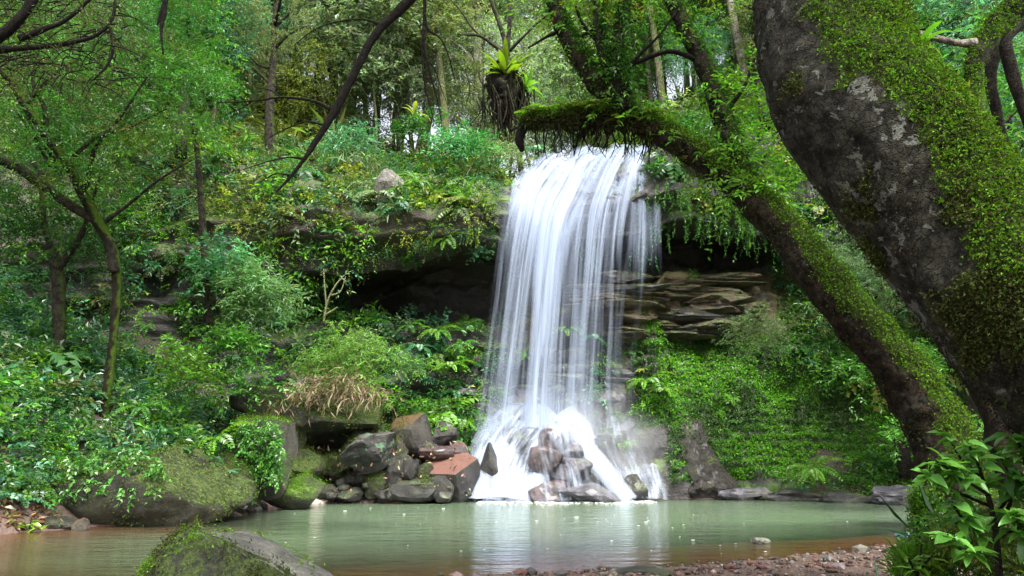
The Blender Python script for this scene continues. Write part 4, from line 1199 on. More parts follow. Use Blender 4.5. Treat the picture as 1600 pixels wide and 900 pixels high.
for i in range(70):                                        # rootlets hanging under the flat limb
    px = R.uniform(835, 1020)
    py = np.interp(px, [815, 905, 985, 1068], [196, 190, 198, 240])
    Y = np.interp(px, [815, 1068], [10.5, 9.9]) + R.normal(0, .1)
    ln = R.uniform(15, 55)
    limb(b, [(px, py, Y, 2.6), (px + R.normal(0, 5), py + ln * .5, Y, 2.0), (px + R.normal(0, 9), py + ln, Y, 1.0)], 4, 5)
b.V = [v - np.array(lean.location) for v in b.V]
b.build("twigs", M['twig'], lean)["kind"] = 'stuff'
lf = Leaves()
up_ = lambda th, f=2.5: (lambda Q, Nn: np.clip(Nn @ nrm(np.array([.55, -.15, .8])) + .6 * fbm(Q * f, 3, 4) - th, 0, 1))
tufts(lf, lq, 30000, leanm, .028, G_BRIGHT * np.array([.85, .78, .45]), .55, out=.7)
tufts(lf, lq, 9000, lambda Q, Nn: np.clip(.9 * fbm(Q * 4, 4, 61) + .15, 0, 1), .03, G_OLIVE * .35, .6)
tufts(lf, lq, 3000, lambda Q, Nn: np.clip(.8 * fbm(Q * 3, 3, 6) + .2, 0, 1) * (Q[:, 0] < 2.6), .07, G_OLIVE * .7, .25, out=.3)
for q_ in (l1, l2, l3, l4):
    tufts(lf, q_, 3500, lambda Q, Nn: .15 + leanm(Q, Nn), .05, G_MID * .85, .4)
o = shift(lf, lean).build("moss", M['moss'], lean)
o["kind"] = 'stuff'
lf = Leaves()
def along(QN, n):
    Q = QN[0].reshape(-1, 3); Nn = QN[1].reshape(-1, 3)
    k = R.choice(len(Q), n)
    return Q[k], Nn[k]
for q_, n_, c_ in ((l1, 80, G_BRIGHT), (l2, 70, G_MID), (l3, 70, G_MID), (l4, 120, G_BRIGHT)):
    P, Nn = along(q_, n_)
    sprays(lf, P, nrm(Nn + R.normal(0, .4, (n_, 3))), 7, .30, .085, .032, jit(c_, n_, .25), droop=.5)
P, Nn = along((lq[0][125:225], lq[1][125:225]), 200)
P2 = P[Nn[:, 2] > -.2]; N2 = Nn[Nn[:, 2] > -.2]
sprays(lf, P2, nrm(N2 + np.array([.2, 0, .2])), 7, .32, .10, .035, jit(G_BRIGHT, len(P2), .3), droop=.5)
for i in range(15):
    px, py = R.uniform(830, 1130), R.uniform(-40, 45)
    shrub(lf, W(px, py, R.uniform(9.7, 10.5)), .42, 26, .08, .032, G_BRIGHT if R.uniform() < .7 else G_YEL, k=7, tl=.28)
for i in range(16):
    px, py = R.uniform(1110, 1260), R.uniform(120, 330)
    shrub(lf, W(px, py, R.uniform(9.5, 10.3)), .36, 20, .095, .034, G_BRIGHT, k=7, tl=.3)
shift(lf, lean).build("foliage", M['leaf'], lean)["kind"] = 'stuff'
# ferns and grasses sitting on the flat limb
for px, py, Y, lab, L in ((840, 168, 10.4, "bright yellow-green fern clump on the tip of the leaning tree's flat limb", .42), (930, 168, 10.2, "dull fern tuft midway along the leaning tree's flat limb", .36), (1000, 178, 10.0, "fern tuft in the crotch where the leaning tree forks", .34)):
    lf = Leaves()
    c_ = W(px, py + 10, Y)
    for q_ in range(3):
        fern(lf, R.normal(0, .12, 3) * np.array([1.6, 1, .3]), 11, L, G_YEL * np.array([.9, 1.25, .8]) * (1.15 if px < 900 else .7), arch=.75)
    o = lf.build("fern", M['leaf'])
    o.location = [float(x) for x in c_]
    tag(o, lab, "fern")

# --- a third trunk between them, farther right
third = thing("mossy_tree", "thinner mossy trunk leaning behind the massive trunk, above the sapling", "tree", W(1625, 860, 7.4))
tq = part_limb("trunk", 'bark_lean', third, [(1640, 900, 7.3, 80), (1590, 720, 7.5, 66), (1560, 640, 7.6, 60), (1522, 568, 7.7, 54), (1480, 490, 7.9, 48), (1430, 400, 8.1, 44), (1380, 280, 8.4, 38), (1360, 100, 8.8, 32), (1370, -200, 9.5, 20)], segs=28, n=110, rough=.10, freq=6, seed=31, lumps=(.08, 2.4), moss=leanm)
lf = Leaves()
tufts(lf, tq, 6000, up_(.2), .035, G_BRIGHT * .8, .5)
shift(lf, third).build("moss", M['moss'], third)["kind"] = 'stuff'
lf = Leaves()
for i in range(14):
    shrub(lf, W(1370, -260, 9.6) + R.normal(0, 1, 3) * np.array([1.6, 1.6, .7]), .8, 60, .12, .05, G_MID)
shift(lf, third).build("crown", M['leaf'], third)

# --- dark limb that hangs down across the view from above
hb = thing("overhanging_branch", "long dark bare branch slanting down from above across the woods left of the fall", "branch", W(760, -160, 7.6))
part_limb("limb", 'twig', hb, [(1180, -620, 6.8, 40), (900, -300, 7.2, 24), (760, -140, 7.4, 20), (640, 0, 7.5, 16), (588, 52, 7.5, 14), (552, 118, 7.5, 13), (520, 178, 7.5, 12), (485, 235, 7.5, 8), (455, 275, 7.5, 5), (432, 300, 7.5, 2.5)], segs=12, n=70, rough=.12, freq=14, seed=41)
TW = [[(520, 172, 7.5, 8), (490, 158, 7.5, 5), (440, 152, 7.4, 4), (395, 158, 7.4, 3), (340, 160, 7.3, 1.6)], [(508, 196, 7.5, 5), (480, 190, 7.5, 3), (450, 200, 7.5, 2.4), (420, 215, 7.5, 1.4)], [(475, 248, 7.5, 4), (450, 246, 7.5, 3), (420, 252, 7.4, 2.4), (380, 265, 7.4, 1.4)],
      [(500, 205, 7.5, 4), (488, 222, 7.5, 3), (478, 235, 7.5, 2.0), (470, 215, 7.6, 1.2)], [(548, 122, 7.5, 4), (566, 140, 7.5, 2.6), (580, 160, 7.5, 1.4)], [(456, 274, 7.5, 3), (430, 272, 7.5, 2.2), (405, 285, 7.5, 1.3)], [(600, 40, 7.5, 5), (560, 30, 7.5, 3.5), (500, 42, 7.5, 2.4), (460, 70, 7.5, 1.4)],
      [(440, 152, 7.4, 3), (420, 140, 7.4, 2), (400, 138, 7.4, 1.2)], [(395, 158, 7.4, 2.4), (375, 170, 7.4, 1.8), (350, 180, 7.4, 1.1)]]
for pts in TW:
    part_limb("twig", 'twig', hb, pts, segs=6, n=18, rough=.1, freq=20)

hv_ = thing("hanging_branch", "thin dark drooping twigs hanging from above, just left of the fern-crowned stump", "branch", W(665, -60, 8.2))
for pts in [[(664, -160, 8.2, 10), (664, 0, 8.2, 5.5), (662, 60, 8.2, 5), (672, 115, 8.2, 3.4), (682, 150, 8.2, 2.4), (690, 190, 8.2, 1.5)], [(664, 20, 8.2, 4), (668, 45, 8.2, 4), (688, 60, 8.2, 3), (700, 85, 8.2, 2), (712, 130, 8.2, 1.3)], [(662, 45, 8.2, 4), (660, 90, 8.2, 3), (665, 140, 8.2, 2.4), (676, 180, 8.2, 1.6), (678, 196, 8.2, 1.2)], [(668, 95, 8.2, 2.4), (680, 110, 8.2, 2), (690, 140, 8.2, 1.4), (700, 165, 8.2, 1)]]:
    part_limb("twig", 'twig', hv_, pts, segs=6, n=22, rough=.12, freq=18)
vn = thing("hanging_vine", "short dark mossy vine dangling from the canopy over the left woods", "vine", W(256, -60, 6.5))
for pts in [[(262, -200, 6.5, 16), (260, -60, 6.5, 12), (258, 10, 6.5, 9), (252, 45, 6.5, 6), (255, 84, 6.5, 3)], [(258, 0, 6.5, 6), (250, 25, 6.5, 5), (246, 40, 6.5, 2)]]:
    part_limb("stem", 'twig', vn, pts, segs=8, n=24, rough=.25, freq=22)
tb = thing("overhanging_branch", "crooked dark branch massed with fine twigs high over the slim moss-striped tree", "branch", W(-60, 120, 7.0))
for pts in [[(-180, 170, 6.8, 40), (-40, 80, 7.0, 26), (20, 40, 7.0, 16), (55, -10, 7.0, 14), (90, -120, 7, 12)], [(30, 60, 7, 12), (70, 45, 7, 10), (105, 30, 7, 7), (150, -10, 7, 6)], [(-40, 80, 7.0, 20), (30, 75, 7.0, 10), (90, 70, 7.1, 8), (150, 55, 7.1, 6), (178, 20, 7.1, 5), (178, -60, 7.1, 4)], [(172, 40, 7.1, 5), (176, 80, 7.1, 5), (165, 105, 7.1, 3.4), (140, 130, 7.1, 2)]]:
    part_limb("limb", 'twig', tb, pts, segs=9, n=30, rough=.14, freq=14)
b = Buf()
for i in range(190):
    px, py, Y = R.uniform(-20, 190), R.uniform(-20, 135), R.uniform(6.9, 8)
    dx, dy = R.normal(0, 34), R.uniform(-5, 45)
    limb(b, [(px, py, Y, 2.6), (px + dx * .5, py + dy * .4 - 4, Y, 1.8), (px + dx, py + dy, Y, .9)], 4, 6)
b.V = [v - np.array(tb.location) for v in b.V]
b.build("twigs", M['twig'], tb)["kind"] = 'stuff'
lf = Leaves()
n_ = 420
P = np.array([W(R.uniform(-20, 210), R.uniform(-20, 140), R.uniform(6.9, 8.1)) for _ in range(n_)])
sprays(lf, P, rdir(n_, -.4), 8, .16, .038, .010, jit(G_OLIVE * .55, n_, .3), droop=.4)
shift(lf, tb).build("foliage", M['leaf'], tb)["kind"] = 'stuff'

# --- the slim trees of the left bank
lt = thing("slim_tree", "slim crooked tree on the left bank with a bright moss stripe down its trunk", "tree", W(162, 670, 20.2))
part_limb("trunk", 'bark_moss', lt, [(158, 690, 20.2, 18), (164, 640, 20.2, 15), (174, 560, 20.1, 13), (181, 480, 20.0, 13), (182, 430, 19.9, 14), (172, 385, 19.8, 17), (152, 345, 19.6, 18), (128, 300, 19.3, 15), (104, 255, 19.0, 14), (72, 212, 18.7, 15), (40, 165, 18.4, 13), (15, 125, 18.2, 14), (-25, 80, 18, 12)], segs=14, n=110, rough=.12, freq=6, seed=51, lumps=(.08, 2))
part_limb("stub", 'bark_dark', lt, [(180, 425, 19.8, 16), (174, 395, 19.7, 15), (171, 372, 19.6, 13)], segs=10, n=12, rough=.2, freq=8)
LT = [[(128, 300, 19.3, 13), (140, 270, 19, 9), (150, 230, 18.8, 7), (190, 180, 18.6, 5), (230, 120, 18.4, 3)], [(152, 345, 19.6, 16), (110, 320, 19.6, 15), (60, 285, 19.4, 15), (20, 258, 19.2, 16), (-40, 235, 19, 18)], [(160, 350, 19.7, 7), (200, 320, 19.4, 5), (250, 280, 19, 4), (300, 250, 18.8, 2)], [(72, 212, 18.7, 10), (70, 170, 18.5, 8), (52, 130, 18.3, 6), (60, 80, 18.2, 4)], [(104, 255, 19, 8), (150, 215, 18.6, 6), (200, 200, 18.4, 4), (260, 170, 18, 2)], [(40, 165, 18.4, 8), (80, 120, 18.2, 6), (120, 95, 18, 4), (160, 90, 18, 2)]]
for pts in LT:
    part_limb("limb", 'bark_dark', lt, pts, segs=8, n=30, rough=.12, freq=8)
def airy_crown(parent, boxes, ll, lw, cols, name="crown", mat='leaf', k=9, tl=.42):
    lf = Leaves()
    for (x0, y0, x1, y1, Y0, Y1, n_, r) in boxes:
        for i in range(n_):
            c_ = W(R.uniform(x0, x1), R.uniform(y0, y1), R.uniform(Y0, Y1))
            shrub(lf, c_, r * R.uniform(.5, 1.2), 30, ll, lw, cols[R.integers(len(cols))] * R.uniform(.75, 1.3), k=k, tl=tl, squash=.55, droop=.4)
    return shift(lf, parent).build(name, M[mat], parent)
airy_crown(lt, [(-60, -60, 330, 120, 17, 19.5, 75, .8), (-60, 110, 340, 250, 17.5, 20.5, 70, .75), (-60, 230, 200, 330, 18.5, 20.5, 26, .7)], .085, .036, [G_MID * .8, G_MID, G_BRIGHT * .75, G_DARK * 1.5, G_OLIVE * .8])
dt = thing("slim_tree", "dark forked sapling trunk in the shade beside the slim moss-striped tree", "tree", W(88, 560, 21.0))
part_limb("trunk", 'bark_dark', dt, [(86, 580, 21, 20), (92, 520, 21, 19), (92, 460, 21, 19), (88, 412, 21, 20), (80, 390, 21, 12), (70, 350, 21, 9), (60, 250, 21, 6)], segs=10, n=50, rough=.15, freq=6, seed=55)
part_limb("limb", 'bark_dark', dt, [(90, 425, 21, 14), (110, 395, 20.8, 12), (128, 365, 20.6, 9), (140, 330, 20.4, 6), (160, 260, 20, 3)], segs=8, n=26, rough=.15, freq=6)
airy_crown(dt, [(-20, 280, 170, 420, 20.5, 22.5, 26, .8)], .13, .06, [G_DARK, G_MID * .8], k=7)
tt = thing("bright_tree", "bright green small-leaved tree top filling the gap behind the slim moss-striped tree", "tree", W(300, 330, 22))
part_limb("trunk", 'bark_dark', tt, [(330, 520, 23.4, 14), (320, 400, 23.2, 12), (312, 280, 23, 10), (300, 150, 22.6, 8), (292, 0, 22, 5), (288, -100, 21.6, 3)], segs=8, n=40, rough=.12, freq=6)
airy_crown(tt, [(225, -70, 350, 150, 20.5, 23, 62, .85)], .10, .045, [np.array((.05, .19, .02)), np.array((.035, .14, .03)), G_BRIGHT])
# ------------------------------------------------------------------ vegetation on the slopes
PAL = [G_MID, G_BRIGHT, G_DARK * 1.4, G_BLUE, G_OLIVE, G_YEL, G_PALE]

def mantle(lf, P, Nn, mix, size, ll, dens=1.0, seed=0, kinds=('broad', 'fern', 'grass'), upb=.6):
    """clumps at P of several plants; noise decides which kind grows where, mix gives the weights of PAL"""
    s1 = fbm(P * .45 + seed, 3, 70 + seed)
    s2 = fbm(P * .8 + 9, 3, 90 + seed)
    mix = np.array(mix, float) / sum(mix)
    cum = np.cumsum(mix)
    r = np.clip(.5 + .42 * s2 + R.normal(0, .16, len(P)), 0, .999)
    ci = np.searchsorted(cum, r)
    for i in range(len(P)):
        C = PAL[min(ci[i], len(PAL) - 1)] * R.uniform(.7, 1.35)
        up = nrm(Nn[i] * (1 - upb) + np.array([0, 0, upb]))
        sz = size * math.exp(R.normal(0, .35))
        kd = kinds[int(np.clip((s1[i] * .6 + .5 + R.normal(0, .22)) * len(kinds), 0, len(kinds) - 1))]
        if kd == 'broad':
            l_ = ll * R.uniform(.7, 1.5)
            shrub(lf, P[i] + up * sz * .25, sz, int(16 * dens), l_, l_ * .5, C, k=6, nrmv=Nn[i] * .8 + np.array([0, 0, .4]))
        elif kd == 'fine':
            shrub(lf, P[i] + up * sz * .25, sz, int(26 * dens), ll * .55, ll * .22, C, k=8, nrmv=Nn[i] * .8, tl=ll * 2.6)
        elif kd == 'fern':
            fern(lf, P[i], int(7 * dens + 3), sz * 1.5, C, up, arch=R.uniform(.7, 1.1), k=10)
        elif kd == 'grass':
            blades(lf, P[i][None] + R.normal(0, sz * .4, (3, 3)), up, int(20 * dens), sz * 1.25, .018, C, .9)
        elif kd == 'hang':
            hang(lf, P[i][None] + R.normal(0, sz * .4, (4, 3)), sz * 2.2, ll * .8, ll * .38, C, 16)

# cliff front and top, left of the fall
lf = Leaves()
P, Nn = cliff_pts(640, lambda x, t_, z: (t_ > 6.5) * (x < -.55) * (x > -15) * np.where(t_ < 7.2, .8, 1.0))
mantle(lf, P, Nn, (2.4, 2.4, .5, 2.2, 1.6, 1.0, 4.8), .46, .15, 1.0, 1, ('broad', 'fine', 'broad', 'hang', 'fine', 'grass', 'fern'))
P, Nn = cliff_pts(46, lambda x, t_, z: (t_ > 6.05) * (t_ < 6.6) * (x < -.4) * (x > -9))
mantle(lf, P, Nn, (2, 1.6, 1, 1, 2, 1.2, 3), .20, .12, 1, 2, ('hang', 'fine', 'fine'))
tag(lf.build("cliff_vegetation", M['leaf']), "shrubs grasses and creepers hanging over the cliff left of the fall", kind='stuff')
# right of the fall
lf = Leaves()
P, Nn = cliff_pts(330, lambda x, t_, z: (t_ > 6.5) * (x > 5.1) * (x < 15))
mantle(lf, P, Nn, (3, 3, 2, 1.5, 2, 1, .8), .5, .15, 1.0, 3, ('broad', 'fine', 'fern', 'broad'))
P, Nn = cliff_pts(70, lambda x, t_, z: (t_ > 6.0) * (t_ < 7.2) * (x > 5.0) * (x < 9.5))
P = P[P[:, 0] < 10]
hang(lf, np.repeat(P, 5, 0) + R.normal(0, .25, (len(P) * 5, 3)), .7, .11, .05, G_MID * 1.1, 18)
P = np.array([W(R.uniform(985, 1032), R.uniform(345, 400), 27.25) for _ in range(16)])
hang(lf, P, .8, .10, .045, G_BLUE, 14)
P = np.array([W(R.uniform(905, 940), R.uniform(360, 400), 27.6) for _ in range(10)])
hang(lf, P, .8, .10, .045, G_BLUE, 14)
P, Nn = cliff_pts(260, lambda x, t_, z: (t_ > 2.0) * (x > 9.8) * (x < 16) * (t_ < 7))
mantle(lf, P, Nn, (3, 1.5, 3, 1.5, 2, .5, 1), .5, .14, 1.0, 4, ('broad', 'fine', 'fern'))
tag(lf.build("cliff_vegetation", M['leaf']), "dark shrubs and hanging creepers over the cliff right of the fall", kind='stuff')
lf = Leaves()
P, Nn = cliff_pts(620, lambda x, t_, z: (t_ > .9) * (t_ < np.where(x < -13, 8.9, 6.6)) * (x < -6.4) * (x > -23))
mantle(lf, P, Nn, (3, 2.2, 2, 2.4, 1.0, .4, .6), .55, .15, 1.0, 15, ('broad', 'fine', 'fern', 'broad'))
tag(lf.build("undergrowth", M['leaf']), "leafy growth climbing the cliff behind the left bank", kind='stuff')
# ferny apron under the hollow, left of the fall
lf = Leaves()
P, Nn = cliff_pts(300, lambda x, t_, z: (t_ > 1.3) * (t_ < 3.3) * (x < -.35) * (x > -6.8) * np.where(t_ > 2.6, .5, 1))
mantle(lf, P, Nn, (3, 3, 2.2, 2.5, .6, .3, .4), .36, .14, 1.0, 5, ('broad', 'fern', 'broad', 'fern'))
P, Nn = cliff_pts(30, lambda x, t_, z: (t_ > 1.6) * (t_ < 2.6) * (x > .3) * (x < 4.6))
mantle(lf, P, Nn, (2, 4, .2, 2, 0, 0, 0), .26, .12, 1.0, 6, ('fern', 'broad'))
tag(lf.build("undergrowth", M['leaf']), "ferns and broad green plants on the apron below the dark hollow", kind='stuff')
# mossy bank right of the fall
lf = Leaves()
def mossbank(x, t_, z):
    return (t_ > 1.12) * (t_ < 3.0) * (x > 4.1) * (x < 15)
P, Nn = cliff_pts(95000, mossbank)
k = (fbm(P * .9, 3, 120) + .35 * fbm(P * 3, 2, 121) > -.75) & ((P[:, 2] < 5.6) | (fbm(P * 1.3, 3, 122) > .35)) & (P[:, 2] > .55 + .5 * fbm(P * .8, 2, 123))
k &= ~((P[:, 0] < 5.0) & (P[:, 2] < 2.2) & (fbm(P * .8, 3, 124) < .55))
P, Nn = P[k], Nn[k]
n_ = len(P)
q_ = fbm(P * .9, 3, 120) + .35 * fbm(P * 3, 2, 121)
cc = np.where((q_ > .12)[:, None], G_BRIGHT * np.array([.95, 1, .8]), np.where((q_ > -.25)[:, None], G_MID * np.array([1.1, 1, .8]), G_DARK * np.array([1.3, 1.0, .7])))
lf.add(P + Nn * R.uniform(0, .09, (n_, 1)), nrm(Nn * .45 + rdir(n_) - np.array([0, 0, .3])), nrm(Nn + R.normal(0, .4, (n_, 3)) + np.array([0, 0, .5])), .07 * np.exp(R.normal(0, .4, n_)), .05, jit(cc * np.array([1.0, 1.12, .8]), n_, .3), .2)
k = R.choice(n_, 90, replace=False)
mantle(lf, P[k], Nn[k], (3, 5, .6, 1, .4, 1.5, .2), .2, .09, .8, 7, ('fern', 'fern', 'fine'))
tag(lf.build("moss_bank", M['leaf']), "bright green moss and small ferns over the bank right of the fall", kind='stuff')

# the left bank: leaves down to the boulders
def bank_pts(n, x0, x1, y0, y1, dmin=.3):
    X, Y = R.uniform(x0, x1, n), R.uniform(y0, y1, n)
    k = (pool_d(X, Y) > dmin) & (G(X, Y) > .35)
    X, Y = X[k], Y[k]
    return np.stack([X, Y, G(X, Y)], -1), G_n(X, Y)
lf = Leaves()
P, Nn = bank_pts(1150, -18, -5.6, 15.6, 25.8)
k = ~((P[:, 0] > -7.2) & (P[:, 1] > 21) & (P[:, 2] < 2.6))
P, Nn = P[k], Nn[k]
mantle(lf, P, Nn, (2.6, 1.8, 1.6, 3.4, .4, .2, 1.8), .48, .145, 1.0, 8, ('broad', 'broad', 'fern', 'broad', 'fine'))
tag(lf.build("undergrowth", M['gloss_leaf']), "dense glossy undergrowth covering the shady left bank down to the boulders", kind='stuff')
# right bank behind the big trunks
lf = Leaves()
P, Nn = bank_pts(500, 8.5, 26, 12, 26.5)
mantle(lf, P, Nn, (3, 2, 3, 2, 1, .2, .8), .5, .13, 1.0, 9, ('broad', 'fine', 'fern', 'broad'))
tag(lf.build("undergrowth", M['gloss_leaf']), "shady undergrowth on the bank behind the leaning trunks", kind='stuff')
lf = Leaves()                                               # low growth down to the waterline there
P, Nn = bank_pts(900, 7.0, 13.5, 21.5, 26.9, .05)
X, Y = R.uniform(7.0, 13.5, 1400), R.uniform(22, 27, 1400)
k = (pool_d(X, Y) > .02) & (pool_d(X, Y) < 1.6)
P = np.stack([X[k], Y[k], G(X[k], Y[k])], -1)[:260]
mantle(lf, P, np.broadcast_to([0, -.3, 1.0], P.shape), (3, 3, 2, 1, 1, .6, 0), .22, .09, .8, 16, ('fern', 'fine', 'broad'))
tag(lf.build("undergrowth", M['leaf']), "low ferny growth along the waterline past the mossy bank", kind='stuff')
# the hill behind
lf = Leaves()
n_ = 880
X = R.uniform(-18, 25, n_)
V_ = 14.6 * R.uniform(0, 1, n_) ** 1.3 - .6
Y = y_base(X) + np.interp(X, KX, PROF[:, 9, 0]) + V_
k = ~((np.abs(X - 2.8) < 1.9) & (V_ < 6))
X, Y = X[k], Y[k]
P = np.stack([X, Y, hill(X, Y)], -1)
Nn = np.broadcast_to(nrm(np.array([0, -.4, 1.0])), P.shape)
mantle(lf, P, Nn, (2, 2.2, .4, 1.6, 1.4, 2.4, 6), .85, .20, 1.0, 10, ('broad', 'fine', 'broad', 'fern', 'fine', 'grass'))
tag(lf.build("undergrowth", M['leaf']), "pale sunlit undergrowth of the wood on the hill above the cliff", kind='stuff')

# ------------------------------------------------------------------ the wood on the hill: trees, each with its own trunk and crown
CROWNS = []
def crown_proto(kind, seed):
    lf = Leaves()
    g = np.random.default_rng(seed)
    if kind == 0:      # round, airy
        for i in range(46):
            d = nrm(g.normal(size=3))
            shrub(lf, d * np.array([2.3, 2.3, 2.6]) * g.uniform(.35, 1) ** .5, .8, 22, .20, .09, np.full(3, .3) * np.exp(g.normal(0, .15)), k=7, tl=.5)
    elif kind == 1:    # tall, layered
        for i in range(48):
            z = g.uniform(-4, 3.5)
            a, r = g.uniform(0, 6.28), g.uniform(.3, 1.9) * (1 - .08 * z)
            shrub(lf, (r * math.cos(a), r * math.sin(a), z), .7, 22, .17, .075, np.full(3, .3) * np.exp(g.normal(0, .15)), k=7, tl=.5, squash=.6)
    else:              # drooping, fine leaved
        for i in range(44):
            d = nrm(g.normal(size=3))
            c_ = d * np.array([2.2, 2.2, 2.0])
            shrub(lf, c_, .7, 16, .15, .05, np.full(3, .3) * np.exp(g.normal(0, .15)), k=8, tl=.55, droop=.7)
            hang(lf, (c_ + g.normal(0, .3, (4, 3))), 1.4, .14, .045, (.3, .3, .3), 14)
    return lf

def tinted(lf, C, name, parent, off):
    """the same leaves in another colour"""
    o = Leaves()
    o.d = [(x[0] + off,) + x[1:5] + (np.clip(x[5] * C, .003, 2.5),) + x[6:] for x in lf.d]
    return o.build(name, M['tree_leaf'], parent)

PROTO = [crown_proto(i % 3, 900 + i) for i in range(6)]
TCOL = [G_PALE * 1.1, G_MID * 1.3, G_BRIGHT * .95, G_PALE * np.array([1.0, .9, .6]), G_YEL * .95, G_BLUE * 1.3, G_PALE * .85]
MESHES = {}
def far_tree(x, y, h, wd, pi, ci, label, group=None, bark='bark_mid', lean_=(0, 0), crown_scale=1.0, base=None):
    z = float(hill(np.array([x]), np.array([y]))[0]) - .2 if base is None else base
    t_ = thing("forest_tree", label, "tree", (x, y, z), group)
    b = Buf()
    g = R.normal(0, .16, (5, 3)) * np.array([1, 1, 0])
    pts = [np.array([lean_[0] * s, lean_[1] * s, h * s]) + g[i] * h * .10 * (i > 0) for i, s in enumerate((0, .3, .6, .85, 1.08))]
    b.tube(pts, [wd, wd * .85, wd * .65, wd * .45, wd * .2], 8, 16, .10, 2.0, int(R.integers(99)))
    b.build("trunk", M[bark], t_)
    b = Buf()
    for i in range(6):
        s = R.uniform(.45, .95)
        p0 = np.array([np.interp(s, (0, .3, .6, .85, 1.08), [q[j] for q in pts]) for j in range(3)])
        a = R.uniform(0, 6.28)
        e = p0 + np.array([math.cos(a), math.sin(a), .8]) * R.uniform(1.0, 2.2)
        b.tube([p0, (p0 + e) / 2 + R.normal(0, .15, 3), e], [wd * .35, wd * .22, .02], 5, 5, .1, 3)
    b.build("limbs", M[bark], t_)["kind"] = 'stuff'
    key = pi
    if key not in MESHES:
        o = tinted(PROTO[pi], np.full(3, 3.3), "crown", t_, np.zeros(3))
        MESHES[key] = o
    else:
        o = MESHES[key].copy(); COL.objects.link(o); o.parent = t_
    o.color = (*[float(q) for q in TCOL[ci] * (1.0 if y < 36 else 1.25)], 1)  # far crowns get a lighter colour that stands in for haze
    o.location = [float(q) for q in pts[3]]
    o.rotation_euler = (0, 0, R.uniform(0, 6.28))
    o.scale = [crown_scale * R.uniform(.9, 1.15) * h / 11] * 3
    if h > 9.5 and not -.1 < x / y < .07:                  # a second, lower storey of the crown
        o2 = o.copy(); COL.objects.link(o2); o2.parent = t_
        o2.location = [float(q) for q in pts[2] * .92 + np.array([R.normal(0, .5), R.normal(0, .5), 0])]
        o2.rotation_euler = (0, 0, R.uniform(0, 6.28))
        o2.scale = [q * R.uniform(.65, .85) for q in o.scale]
    return t_

def far_at(px, Y):
    u = (px - 800) / FPX
    return u * Y * 1.02, Y
NAMED = [   # px of the trunk, Y, height, radius, crown, colour, bark, lean, label
    (712, 40, 15, .34, 0, 0, 'bark_pale', (1.6, 0), "leaning pinkish pale trunk with thin crown in the wood left of the fern-crowned stump"),
    (577, 39, 15, .20, 1, 3, 'bark_mid', (.3, 0), "straight olive trunk in the wood right above the slanting dark branch"),
    (548, 36, 13, .24, 2, 5, 'bark_moss', (-2.6, 0), "mossy trunk leaning toward the left bank behind the slanting dark branch"),
    (622, 42, 16, .17, 1, 0, 'bark_pale', (.2, 0), "thin whitish trunk between the slanting dark branch and the drooping twigs"),
    (640, 36, 14, .28, 0, 4, 'bark_mid', (.9, 0), "stout yellowish trunk standing just under the drooping twigs"),
    (690, 47, 17, .15, 2, 6, 'bark_pale', (0, 0), "very thin pale trunk beside the pinkish leaning one"),
    (745, 44, 15, .20, 1, 6, 'bark_mid', (.3, 0), "brown trunk in the wood right behind the fern-crowned stump"),
    (850, 43, 15, .14, 0, 0, 'bark_pale', (.4, 0), "slender pale trunk in the bright gap over the flat mossy limb"),
    (905, 40, 14, .13, 2, 4, 'bark_mid', (1.4, 0), "slender brown trunk leaning behind the leaning tree's fork"),
    (480, 37, 13, .22, 0, 5, 'bark_dark', (.6, 0), "dark trunk on the hill behind the tip of the slanting branch"),
    (440, 40, 15, .20, 1, 2, 'bark_mid', (-.5, 0), "mid green tree on the hill between the bright tree top and the slanting branch"),
    (1022, 46, 16, .15, 0, 0, 'bark_mid', (.4, 0), "pale tree in the gap between the leaning tree's upright limbs, over the fall's end"),
    (1052, 50, 17, .16, 2, 6, 'bark_pale', (-.3, 0), "drooping dull tree seen past the leaning tree's leafy second limb"),
    (1085, 43, 14, .15, 1, 3, 'bark_mid', (.2, 0), "narrow pale olive tree behind the leaning tree's leafy second limb"),
    (820, 50, 17, .16, 1, 0, 'bark_pale', (-.3, 0), "faint pale trunk far back in the brightest gap of the wood"),
]
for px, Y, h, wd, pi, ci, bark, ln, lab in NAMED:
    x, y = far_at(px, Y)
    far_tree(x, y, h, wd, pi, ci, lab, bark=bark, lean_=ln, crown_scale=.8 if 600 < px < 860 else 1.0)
TREES_G = "trees filling the wood on the hill"
spots = []
for i in range(400):
    px, Y = R.uniform(-150, 1750), R.uniform(33, 66)
    x, y = far_at(px, Y)
    if all((x - a) ** 2 + (y - b_) ** 2 > 2.8 ** 2 for a, b_ in spots) and not (620 < px < 900 and Y > 36 and R.uniform() < .85) and not (740 < px < 960 and Y < 38):
        spots.append((x, y))
def tree_label(i, x, y):
    px = 800 + x / y / 1.02 * FPX
    where = ("above the slim moss-striped tree" if px < 330 else "behind the slanting dark branch" if px < 620 else "above the lush emerald shrub" if px < 800 else
             "above the fall's lip" if px < 1060 else "above the leaning tree's arch" if px < 1240 else "behind the massive trunk")
    return ("round-crowned", "tall narrow", "drooping")[PI_ % 3] + " " + ("pale green", "mid green", "bright green", "olive", "yellowish", "bluish green", "dull pale")[CI_] + " tree in the hill wood " + where
for i, (x, y) in enumerate(spots[:135]):
    PI_ = int(R.integers(6))
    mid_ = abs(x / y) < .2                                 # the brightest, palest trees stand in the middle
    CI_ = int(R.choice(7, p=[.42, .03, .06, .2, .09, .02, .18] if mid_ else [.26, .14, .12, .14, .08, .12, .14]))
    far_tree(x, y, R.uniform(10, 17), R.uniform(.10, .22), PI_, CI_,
             tree_label(i, x, y), TREES_G, ('bark_mid', 'bark_mid', 'bark_pale')[int(R.integers(3))], (R.normal(0, 1.2), R.normal(0, .6)))
